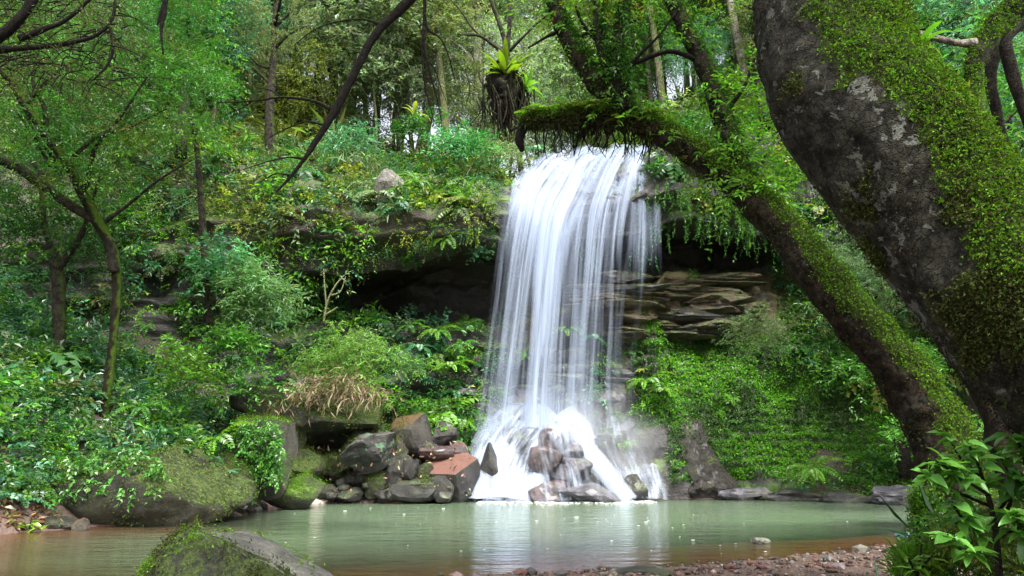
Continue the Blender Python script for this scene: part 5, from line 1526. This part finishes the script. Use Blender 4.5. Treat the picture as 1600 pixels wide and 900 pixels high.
# trees on the two banks, nearer
for i in range(95):                                        # the young trees between the tall ones
    px, Y = R.uniform(-60, 1680), R.uniform(30.5, 46)
    x, y = far_at(px, Y)
    if y < y_base(x) + 4.5 or (abs(x - 2.8) < 2.2 and y < 36) or (640 < px < 880 and Y > 37 and R.uniform() < .7): continue
    PI_, CI_ = int(R.integers(6)), int(R.choice(7, p=[.34, .08, .16, .08, .12, .08, .14]))
    far_tree(x, y, R.uniform(4, 8), R.uniform(.05, .09), PI_, CI_, "young low " + tree_label(i, x, y), "young trees between the tall ones on the hill", 'bark_mid', (R.normal(0, .6), 0), 1.5)
for x, y, h, pi, ci, cs, lab in ((-13.5, 24, 9, 0, 1, 1.0, "dark leafy tree at the back of the left bank"), (-11.5, 27.5, 9, 1, 5, 1.0, "bluish green tree where the left bank meets the cliff"), (-9, 30, 8, 2, 3, .8, "olive drooping tree on the cliff top behind the bright tree top"),
                              (13.5, 21, 10, 0, 1, 1.2, "broad dark tree on the bank behind the massive trunk"), (11.8, 25.5, 9, 2, 6, 1.0, "pale drooping tree between the leaning tree and the massive trunk"), (15.5, 25, 11, 1, 5, 1.2, "tall bluish tree behind the massive trunk's upper edge"),
                              (9.5, 29.5, 9, 1, 2, 1.0, "bright green tree seen through the leaning tree's fork"), (18, 20, 11, 0, 5, 1.3, "dark tree at the frame's edge behind the upright limb")):
    far_tree(x, y, h, .22, pi, ci, lab, None, 'bark_dark', (R.normal(0, .6), 0), cs, base=float(max(G(np.array([x]), np.array([y]))[0] if y < 26 else hill(np.array([x]), np.array([y]))[0], 1)) - .3)

# ------------------------------------------------------------------ plants one can point to
def plant(name, label, cat, c, mk, mat='leaf', group=None):
    lf = Leaves()
    mk(lf)
    o = lf.build(name, M[mat])
    o.location = [float(x) for x in c]
    return tag(o, label, cat, group)
Z3 = np.zeros(3)
def bush(px, py, Y, r, label, ll, C, n=120, k=7, fine=.5, parts=5, squash=.8, mat='leaf', droop=.25):
    def mk(lf):
        for i in range(parts):
            shrub(lf, R.normal(0, r * .45, 3) * np.array([1.2, .8, .6]) + np.array([0, 0, r * .35]), r * .75, n // parts, ll, ll * fine, C * R.uniform(.8, 1.2), k=k, squash=squash, droop=droop)
    return plant("shrub", label, "shrub", W(px, py, Y), mk, mat)
bush(410, 505, 23.4, .9, "pale green shrub with whitish long leaves below the cliff beside the bare pale-stemmed shrub", .21, G_PALE * np.array([.75, .95, .8]), 260, 6, .36, 7)
bush(380, 470, 22.6, 1.0, "silvery green feathery shrub on the left bank beside the whitish-leaved shrub", .17, G_PALE * np.array([.7, 1, .75]), 240, 8, .25, 6)
bush(330, 440, 22.8, 1.0, "bluish leafy shrub at the top of the left bank behind the moss-striped trunk", .16, G_BLUE * 1.3, 220, 7, .5, 6)
bush(538, 572, 24.3, 1.25, "bright yellow-green bushy tussock hanging over the wide dark boulder", .14, np.array((.125, .235, .05)), 620, 9, .2, 9, .6, droop=.5)
bush(622, 585, 25.8, .62, "soft green bush between the tussock and the ferny slope", .11, np.array((.075, .17, .06)), 220, 8, .3, 5)
bush(395, 560, 22.4, .8, "mid green leafy shrub above the square ivy block", .15, G_MID * 1.2, 180)
bush(322, 606, 22.2, .85, "dense leafy shrub on bare soil between the glossy shrub and the square ivy block", .15, G_MID * 1.1, 190)
bush(300, 600, 20.6, .8, "bright glossy shrub on the bank above the huge olive boulder", .14, G_BRIGHT * .8, 170, mat='gloss_leaf')
bush(725, 262, 29.2, 1.0, "lush emerald shrub on the cliff top left of the fall", .20, np.array((.045, .19, .06)), 200, 6, .35, 5)
bush(790, 262, 28.9, .9, "pale feathery shrub at the very lip left of the fall", .14, G_PALE, 200, 8, .3, 5)
bush(700, 250, 29.6, .7, "bluish broad-leaved shrub behind the emerald shrub", .24, G_BLUE * 1.5, 90, 5, .4, 3)
bush(645, 215, 30.5, .8, "dark green shrub beside the pale grey boulder near the cliff top", .17, G_DARK * 1.5, 150)
bush(560, 235, 30, .9, "trailing bluish green creeper mound on the cliff top behind the slanting branch", .13, G_BLUE * 1.2, 220, 8, .45, 5, droop=.7)
bush(1215, 545, 25.6, 1.15, "large fine-leaved grey-green bush beside the layered tan ledge", .10, np.array((.075, .12, .05)), 520, 10, .22, 9, droop=.5)
bush(1320, 470, 22.5, 1.1, "silvery fine-leaved bush between the two leaning trunks", .12, G_PALE * np.array([.75, .9, .9]), 380, 9, .24, 7, droop=.5)
bush(1390, 610, 20.5, .9, "dark green bush behind the leaning tree's lower trunk", .13, G_MID * .9, 260, 8, .4, 6)
bush(1430, 690, 17, .6, "fresh green small bush at the leaning tree's foot by the far water", .11, G_MID * 1.3, 160, 8, .45, 5)
bush(742, 405, 27.6, .28, "single leafy sprig hanging in the hollow's mouth beside the fall", .13, G_BLUE * 1.2, 22, 6, .5, 2)

# ivy on boulders
lf = Leaves()
def cover(lf, px0, py0, px1, py1, Y, n, ll, C, spread=.25):
    P = np.array([W(R.uniform(px0, px1), R.uniform(py0, py1), Y + R.normal(0, spread)) for _ in range(n)])
    sprays(lf, P, nrm(R.normal(0, .6, (n, 3)) + np.array([0, -.7, .1])), 7, ll * 2.2, ll, ll * .62, jit(C, n, .25), droop=.5)
cover(lf, 372, 662, 442, 752, 20.72, 300, .10, G_MID * 1.25, .14)
cover(lf, 376, 655, 420, 700, 21.2, 60, .10, G_MID * 1.1, .2)
tag(lf.build("ivy", M['gloss_leaf']), "small-leaved ivy over the face of the tall square block", "ivy")
lf = Leaves()
cover(lf, 100, 712, 258, 772, 17.9, 230, .12, G_MID * 1.15, .3)
cover(lf, 150, 700, 230, 725, 18.3, 60, .12, G_MID, .3)
tag(lf.build("ivy", M['gloss_leaf']), "leafy ivy spilling over the shoulder of the huge olive boulder", "ivy")

lf = Leaves()
C_, N__ = FRONT
wgt = np.clip(.55 - N__[:, 2] * .3 + .9 * fbm(C_ * 2.2, 3, 8), 0, 1) * (~((N__[:, 2] > .6) & (N__[:, 0] > .1))) * (C_[:, 2] > -.1) * (N__[:, 1] < .4)
k = R.choice(len(C_), 9000, p=wgt / wgt.sum())
lf.add(C_[k] + R.normal(0, .04, (9000, 3)), nrm(N__[k] * .5 + rdir(9000) * .8), nrm(N__[k] + R.normal(0, .4, (9000, 3))), .034 * np.exp(R.normal(0, .3, 9000)), .017, jit(np.where((fbm(C_[k] * 1.5, 2, 5) > .1)[:, None], G_BRIGHT * np.array([.9, .8, .4]), G_OLIVE * .55), 9000, .35), .25)
tag(lf.build("moss", M['moss']), "moss over the steep faces of the large wedge boulder", kind='stuff')
# dry grass fringe under the tussock
def dryfr(lf):
    n_ = 300
    xx = np.clip(R.normal(-.1, .8, n_), -1.9, 1.6)
    P = np.stack([xx, R.normal(0, .25, n_), R.normal(0, .22, n_) + .25 - .16 * xx ** 2], -1)
    D = nrm(np.stack([R.normal(0, .8, n_), -.8 + R.normal(0, .3, n_), R.normal(-.1, .5, n_)], -1))
    blades(lf, P, D, 2, .55, .011, DRY * np.array([.8, .95, 1.0]), bend=.9)
plant("dry_grass", "fringe of dry straw-coloured grass hanging under the yellow-green tussock", "dry grass", W(525, 618, 23.9), dryfr, 'dryleaf')
lf = Leaves()
n_ = 260
P = np.array([W(R.uniform(470, 735), R.uniform(690, 782), R.uniform(24.0, 25.2)) for _ in range(n_)])
lf.add(P, rdir(n_), rdir(n_, 1.0), .11 * np.exp(R.normal(0, .3, n_)), .06, jit(np.array([(.16, .08, .045), (.30, .24, .17), (.10, .05, .035)])[R.integers(0, 3, n_)], n_, .3), .2)
tag(lf.build("leaf_litter", M['dryleaf']), "fallen leaves caught between the rocks of the pile", kind='stuff')
def bare(name, label, c, segs, mat='bark_mid', cat="plant"):
    t_ = thing(name, label, cat, c)
    for pts in segs:
        part_limb("stem", mat, t_, pts, segs=6, n=16, rough=.12, freq=12)
    return t_
bt = bare("bare_shrub", "bare pale-stemmed shrub standing before the dark hollow's left end", W(508, 500, 24.2), [[(505, 505, 24.2, 4), (512, 470, 24.2, 3.4), (525, 445, 24.2, 2.6), (538, 430, 24.2, 1.4)], [(510, 480, 24.2, 3), (507, 445, 24.2, 2.2), (506, 420, 24.2, 1.4)], [(516, 462, 24.2, 2.6), (532, 455, 24.2, 2), (540, 432, 24.2, 1.4)], [(508, 492, 24.2, 3), (520, 485, 24.2, 3), (527, 480, 24.2, 2)]], 'bark_mid', "shrub")
lf = Leaves()
P = np.array([W(x, y, 24.2) for x, y in ((508, 420), (538, 430), (528, 452), (520, 470), (506, 442), (540, 455), (512, 480))])
sprays(lf, P, rdir(7, .5), 4, .22, .13, .06, jit(G_PALE, 7, .2))
shift(lf, bt).build("leaves", M['leaf'], bt)

# ferns of the slopes, each its own copy
def fern_proto(L, F, C, k=14):
    lf = Leaves()
    fern(lf, Z3, F, L, C, (0, -.25, 1), arch=.85, k=k, leaflet=.17)
    return lf.build("fern", M['leaf'])
FP = [fern_proto(.95, 12, G_BRIGHT * .9), fern_proto(.8, 10, G_MID * 1.3), fern_proto(.85, 11, G_BLUE * 1.2)]
spots_f = [(682, 520, 28.0, 0, "spreading fern in the middle of the ferny slope under the hollow"), (655, 545, 27.7, 2, "bluish fern low on the ferny slope under the hollow"), (720, 540, 27.7, 1, "fern close to the fall's left veil on the ferny slope"),
           (702, 575, 27.4, 0, "bright fern above the dark rocks left of the cascade"), (640, 510, 28.2, 1, "fern at the hollow's edge above the soft green bush"),
           (700, 378, 27.3, 0, "bright fern hanging on the overhang edge above the hollow"), (640, 300, 27.6, 2, "fern beside the pale grey boulder near the cliff top"), (690, 310, 27.3, 1, "drooping fern on the cliff between the pale boulder and the fall"),
           (925, 530, 28.2, 2, "fern growing behind the fall's thin right veil"), (885, 520, 28.3, 0, "bright fern showing between two strands of the fall"),
           (1010, 600, 27.6, 0, "bright fern above the spray on the right bank"), (1035, 612, 27.4, 0, "second bright fern above the spray, next to the brown buttress"), (1270, 735, 25.2, 0, "bright fern low on the mossy bank above the long dark rock"),
           (835, 235, 29.5, 2, "bluish fern fan at the lip just left of the falling water"), (220, 640, 20, 1, "fern beside the moss-striped trunk's foot"), (40, 640, 18.6, 1, "fern at the shady end of the left bank"), (340, 690, 20.6, 0, "bright fern behind the huge olive boulder")]
for i, (px, py, Y, v, lab) in enumerate(spots_f):
    o = FP[v] if not any(s[3] == v for s in spots_f[:i]) else FP[v].copy()
    if o.name not in COL.objects: COL.objects.link(o)
    o.location = [float(x) for x in W(px, py, Y)]
    o.rotation_euler = (R.normal(0, .12), R.normal(0, .12), R.uniform(-.5, .5))
    o.scale = [R.uniform(.8, 1.2)] * 3
    tag(o, lab, "fern")
# big fan-leaved plants near the cliff top
strap("fan_plant", "plant with fanned long pale leaves beside the pale grey boulder on the cliff", W(650, 285, 27.2), 9, .85, .14, G_PALE * np.array([.8, 1.1, .7]), up=(.1, -.4, .8), arch=1.0)
strap("fan_plant", "yellowish fan-leaved plant just right below the pale grey boulder", W(636, 318, 27.0), 7, .75, .13, G_YEL * 1.1, up=(.1, -.6, .6), arch=1.1)
strap("fan_plant", "whitish broad-leaved plant left of the lush emerald shrub", W(685, 218, 29.8), 6, .75, .16, G_PALE * 1.5, up=(.2, -.4, .8), arch=1.0)
strap("fan_plant", "small tree-like plant with a yellow-green leaf tuft on a dark stump in the wood", W(648, 182, 31.5), 8, .95, .16, G_YEL * 1.1, up=(0, -.3, .9), arch=.9)

# the fern-crowned stump: a dead hanging snag with a rosette on top
sn = thing("dead_snag", "dark shaggy dead snag hanging with roots under a bright nest of fronds", "tree snag", W(790, 205, 12.5))
b = Buf()
limb(b, [(792, 92, 12.5, 20), (788, 112, 12.5, 46), (790, 140, 12.5, 50), (793, 165, 12.5, 34), (795, 185, 12.5, 16), (797, 205, 12.5, 5)], 20, 50, .35, 9, 3)
b.V = [v - np.array(sn.location) for v in b.V]
b.build("trunk", M['bark_dark'], sn)
b = Buf()
for i in range(150):
    px, py = R.normal(790, 18), R.uniform(105, 160)
    Y = 12.5 + R.normal(0, .15)
    ln = R.uniform(25, 70)
    limb(b, [(px, py, Y, 3), (px + R.normal(2, 4), py + ln * .5, Y, 2.4), (px + R.normal(4, 7), py + ln, Y, 1)], 4, 6)
b.V = [v - np.array(sn.location) for v in b.V]
b.build("roots", M['bark_dark'], sn)["kind"] = 'stuff'
for pts in [[(792, 95, 12.5, 10), (788, 60, 12.5, 8), (776, 25, 12.5, 7), (765, -10, 12.5, 6), (745, -110, 12.5, 4)], [(792, 90, 12.5, 9), (795, 50, 12.5, 7), (798, 0, 12.5, 6), (803, -120, 12.5, 4)], [(788, 85, 12.5, 7), (768, 68, 12.5, 6), (748, 56, 12.5, 5), (718, 54, 12.5, 2.4)], [(752, 58, 12.5, 4), (735, 40, 12.5, 3), (722, 20, 12.5, 2.4), (705, 0, 12.5, 2)], [(796, 80, 12.5, 5), (815, 60, 12.4, 4), (840, 36, 12.3, 3), (870, 10, 12.0, 3), (905, -40, 11.5, 3), (950, -140, 10.2, 4)], [(797, 205, 12.5, 5), (806, 200, 12.0, 5), (830, 192, 10.9, 6), (850, 188, 10.5, 7)]]:
    part_limb("limb", 'bark_dark', sn, pts, segs=8, n=26, rough=.15, freq=10)
strap("nest_fern", "bright yellow-green nest of upright fronds crowning the dark shaggy snag", W(790, 124, 12.4), 46, .64, .085, G_YEL * np.array([.9, 1.15, .7]), up=(0, -.2, 1), arch=.42, mat='leaf', cat="fern", part="frond")
strap("nest_fern", "smaller green nest of fronds on the shaggy snag's right flank", W(818, 138, 12.4), 16, .48, .07, G_BRIGHT * 1.2, up=(.6, -.2, .6), arch=.7, mat='leaf', cat="fern", part="frond")

# litter of brown leaves on the left shore
lf = Leaves()
n_ = 2600
X, Y = R.uniform(-12.5, -8.0, n_), R.uniform(15.8, 19.5, n_)
d = pool_d(X, Y)
k = (d > .02) & (d < 1.1) & ((Y - 16) * .9 + X < -8.0)
X, Y = X[k], Y[k]
n_ = len(X)
lf.add(np.stack([X, Y, G(X, Y) + R.uniform(.01, .07, n_)], -1), nrm(R.normal(0, 1, (n_, 3)) * np.array([1, 1, .3])), rdir(n_, 1.2), .15 * np.exp(R.normal(0, .3, n_)), .08,
       jit(np.array([(.16, .075, .04), (.10, .055, .035), (.28, .17, .10), (.08, .05, .04)])[R.integers(0, 4, n_)], n_, .25), .2)
o = lf.build("leaf_litter", M['dryleaf'])
tag(o, "brown fallen leaves on the small shore", kind='stuff')
# ------------------------------------------------------------------ the near right corner: mossy post, bench, saplings
post = thing("mossy_stump", "tall mossy stump post at the shore beneath the broad-leaved sapling", "stump", W(1440, 930, 6.3))
pq = part_limb("trunk", 'bark_moss', post, [(1432, 960, 6.2, 70), (1438, 900, 6.3, 48), (1444, 850, 6.3, 40), (1446, 800, 6.35, 36), (1447, 768, 6.35, 34)], segs=22, n=60, rough=.2, freq=9, seed=71)
lf = Leaves()
tufts(lf, pq, 3500, lambda Q, Nn: np.clip(Nn @ nrm(np.array([-.7, -.5, .4])) + .5 * fbm(Q * 5, 2, 3) + .1, 0, 1), .03, G_BRIGHT * .75, .5)
shift(lf, post).build("moss", M['moss'], post)["kind"] = 'stuff'

m, t, out = newmat('weathered plank')
tc = N_(t, "TexCoord")
mp = N_(t, "Mapping")
mp.inputs['Scale'].default_value = (2, 18, 18)
t.links.new(tc.outputs['Object'], mp.inputs[0])
n1 = noise(t, 3, 5, mp.outputs[0])
p = N_(t, "BsdfPrincipled", Roughness=.6)
t.links.new(mixc(t, n1, (.05, .045, .04), (.22, .20, .18)), p.inputs['Base Color'])
t.links.new(p.outputs[0], out.inputs[0])
M['plank'] = m
m, t, out = newmat('blue paint')
tc = N_(t, "TexCoord")
p = N_(t, "BsdfPrincipled", Roughness=.4)
t.links.new(mixc(t, noise(t, 20, 4, tc.outputs['Object']), (.12, .30, .52), (.30, .50, .70)), p.inputs['Base Color'])
t.links.new(p.outputs[0], out.inputs[0])
M['blue'] = m

def slab(name, mat, parent, c, size, rot=0.0, bev=.012):
    bm = bmesh.new()
    bmesh.ops.create_cube(bm, size=1)
    for v in bm.verts: v.co = Vector((v.co.x * size[0], v.co.y * size[1], v.co.z * size[2]))
    bmesh.ops.bevel(bm, geom=bm.edges[:], offset=bev, segments=2, affect='EDGES')
    me = bpy.data.meshes.new(name)
    bm.to_mesh(me); bm.free()
    me.materials.append(M[mat])
    o = bpy.data.objects.new(name, me)
    COL.objects.link(o)
    if parent is not None: o.parent = parent
    o.location = [float(x) for x in c]
    o.rotation_euler = (0, 0, rot)
    return o
be = thing("bench", "low weathered plank bench half hidden behind the mossy stump post", "bench", W(1520, 900, 7.1))
bl = np.array(be.location)
c = W(1530, 806, 7.1)
slab("seat", 'plank', be, c - bl, (.95, .30, .045))
slab("apron", 'plank', be, c - bl + np.array([0, -.10, -.085]), (.86, .03, .115))
for dx in (-.38, .38):
    h = c[2] - .0225 - G(c[0] + dx, c[1])
    slab("leg", 'plank', be, c - bl + np.array([dx, .02, -.0225 - h / 2]), (.07, .22, h))
bo = thing("board", "short board with a pale blue tip jutting out over the gravel from the mossy stump", "board", W(1424, 838, 6.9))
bl = np.array(bo.location)
c = W(1424, 836, 6.9)
slab("plank", 'plank', bo, c - bl + np.array([.06, 0, 0]), (.24, .20, .035))
slab("tip", 'blue', bo, c - bl + np.array([-.075, 0, .002]), (.03, .205, .04), bev=.006)
slab("support", 'plank', bo, np.array([.10, 0, -.14]), (.10, .12, .25))

LEAFM = {}
def sapling(label, c, stems, nleaf, L, C, name="sapling", keep=None, seed=1, wd=.42):
    """stems in photo pixels; every leaf a part of its own, copies sharing two meshes"""
    t_ = thing(name, label, "sapling", c)
    tips = []
    for pts in stems:
        q = part_limb("stem", 'bark_dark', t_, pts, segs=8, n=26, rough=.08, freq=14)
        tips.append(q[0].mean(1))
    protos = []
    for v in range(4):
        n_ = 9
        s = np.linspace(0, 1, n_)
        ww = .5 * wd * np.sin(np.pi * s ** .85) ** .85 * (1 - .25 * s) + .004
        z = .10 * s - (.18 + .10 * v) * s ** 2
        wav = .02 * np.sin(s * 14 + v)
        rows = [np.stack([s, f_ * ww, z + abs(f_) * ww * .30 + wav * abs(f_)], 1) for f_ in (-1, -.5, 0, .5, 1)]
        V = np.stack(rows, 1).reshape(-1, 3)
        key = (name, label, v)
        protos.append((V, grid_faces(n_, 5)))
    made = {}
    g = np.random.default_rng(seed)
    from mathutils import Matrix
    for i in range(nleaf):
        tp = tips[g.integers(len(tips))]
        f_ = g.uniform(.22, 1.0) ** .75
        P = tp[int(f_ * (len(tp) - 1))]
        v = int(g.integers(4))
        hue = int(g.integers(3))
        if (v, hue) not in made:
            V, F = protos[v]
            o = build("leaf", V, F, M['gloss_leaf'], t_, np.asarray(C) * (.7, 1.0, 1.45)[hue] * np.array([(1, 1, 1), (1.1, 1, .8), (1.2, 1.05, 1.3)][hue]))
            made[(v, hue)] = o
        else:
            o = made[(v, hue)].copy(); COL.objects.link(o); o.parent = t_
        a = nrm(np.array([g.normal(), g.normal() - .35, g.normal(.0, .35)]))
        up = nrm(np.array([g.normal(0, .3), g.normal(-.25, .3), 1]))
        b_ = nrm(np.cross(up, a)); up = np.cross(a, b_)
        o.rotation_euler = Matrix((tuple(a), tuple(b_), tuple(up))).transposed().to_euler()
        o.scale = [L * g.uniform(.6, 1.3)] * 3
        o.location = [float(x) for x in (P - np.array(t_.location) + g.normal(0, .012, 3))]
    return t_
sapling("broad-leaved glossy sapling rising before the leaning tree's base", W(1558, 960, 5.0), [[(1562, 960, 5.0, 14), (1560, 880, 5.0, 11), (1552, 810, 5.0, 9), (1535, 750, 5.0, 7), (1500, 715, 4.95, 4), (1478, 672, 4.9, 3)], [(1556, 830, 5.0, 7), (1580, 780, 5.0, 6), (1575, 735, 4.9, 5), (1550, 700, 4.9, 3)],
        [(1545, 790, 5.0, 6), (1510, 775, 4.9, 5), (1470, 755, 4.8, 4), (1445, 740, 4.8, 3)], [(1556, 850, 5, 6), (1520, 830, 4.9, 5), (1490, 790, 4.8, 4)], [(1552, 810, 5.0, 6), (1530, 730, 4.8, 5), (1510, 690, 4.7, 3)], [(1540, 770, 5.0, 6), (1500, 745, 4.75, 4), (1455, 715, 4.7, 3)], [(1558, 840, 5.0, 6), (1600, 820, 4.8, 5), (1630, 800, 4.7, 3)], [(1560, 870, 5.0, 6), (1510, 860, 4.8, 4), (1480, 835, 4.75, 3)], [(1560, 800, 5, 6), (1590, 760, 4.9, 5), (1625, 745, 4.8, 3)]], 280, .125, G_MID * 1.7, seed=4, wd=.48)
sapling("leafy sapling at the very edge with large drooping leaves beside the glossy sapling", W(1640, 960, 4.7), [[(1645, 960, 4.7, 12), (1630, 860, 4.7, 10), (1610, 760, 4.7, 8), (1595, 700, 4.7, 5), (1580, 682, 4.7, 3)], [(1630, 860, 4.7, 7), (1600, 830, 4.6, 5), (1580, 800, 4.6, 3)], [(1612, 770, 4.7, 6), (1640, 720, 4.6, 4)]], 110, .13, G_MID * 1.5, seed=9, wd=.48)
sapling("small bright green seedling with upright leaves at the foot of the mossy stump post", W(1432, 905, 5.6), [[(1432, 915, 5.6, 5), (1436, 885, 5.6, 4), (1440, 850, 5.6, 3)], [(1433, 900, 5.6, 4), (1418, 870, 5.5, 3)], [(1434, 895, 5.6, 4), (1456, 868, 5.5, 3)]], 26, .105, G_BRIGHT * 1.25, seed=13, wd=.36)
sapling("yellow-green seedling leaning out of the water beside the pale grey slab", W(46, 836, 16.55), [[(44, 838, 16.55, 3), (46, 824, 16.5, 2.4), (50, 808, 16.5, 1.5)], [(46, 830, 16.5, 2.4), (60, 824, 16.4, 2), (78, 822, 16.35, 1.2)], [(45, 832, 16.5, 2), (38, 826, 16.4, 1.6), (34, 822, 16.4, 1)]], 16, .20, G_YEL * np.array([.9, 1.3, 1]), name="water_plant", seed=21, wd=.38)
# grass, ferns and small stuff at their feet
lf = Leaves()
n_ = 190
X, Y = R.uniform(2.75, 4.8, n_), R.uniform(4.6, 7.0, n_)
k = X > 2.55 + (Y - 4.6) * .27
X, Y = X[k], Y[k]
P = np.stack([X, Y, G(X, Y)], -1)
mantle(lf, P, np.broadcast_to([0, 0, 1.0], P.shape), (2, 2.5, 1.5, 1, 3, 2, .5), .20, .055, 1.1, 14, ('grass', 'fine', 'fern', 'grass', 'broad'))
for i in range(70):
    px, py, Y_ = R.uniform(1470, 1600), R.uniform(815, 900), R.uniform(5.3, 6.4)
    shrub(lf, W(px, py, Y_), .13, 14, .05, .018, (G_OLIVE, G_MID, G_YEL * .8)[R.integers(3)], k=7, tl=.16, droop=.4)
tag(lf.build("undergrowth", M['leaf']), "tangle of grasses and small ferns around the mossy stump post", kind='stuff')
lf = Leaves()
n_ = 260
P = np.array([W(R.uniform(1400, 1475), R.uniform(865, 905), R.uniform(5.8, 6.4)) for _ in range(n_)])
blades(lf, P, (0, 0, 1), 3, .14, .012, G_BRIGHT * .8)
tag(lf.build("grass", M['leaf']), "low grass round the foot of the mossy stump post", kind='stuff')

# ------------------------------------------------------------------ drifting spray at the foot of the fall
def spray_box(c, size, dens, name="mist"):
    m, t, out = newmat('spray')
    tc = N_(t, "TexCoord")
    ln = N_(t, "VectorMath", operation='LENGTH')
    t.links.new(tc.outputs['Object'], ln.inputs[0])
    f = remap(t, ln.outputs['Value'], 1.0, .15)
    nz = noise(t, 1.6, 3, tc.outputs['Object'])
    d = math_(t, 'MULTIPLY', math_(t, 'MULTIPLY', f, remap(t, nz, .35, .7)), dens)
    v = N_(t, "VolumePrincipled")
    v.inputs['Color'].default_value = (.93, .95, 1.0, 1)
    v.inputs['Anisotropy'].default_value = .2
    t.links.new(d, v.inputs['Density'])
    t.links.new(v.outputs[0], out.inputs['Volume'])
    V, F = ICO[3]
    o = build(name, V, F, m)
    o.location = [float(x) for x in c]
    o.scale = size
    return tag(o, kind='stuff')
spray_box(W(870, 690, 26.9), (3.7, 1.7, 2.4), .6)
spray_box(W(985, 705, 26.3), (1.6, 1.0, 1.5), .4)
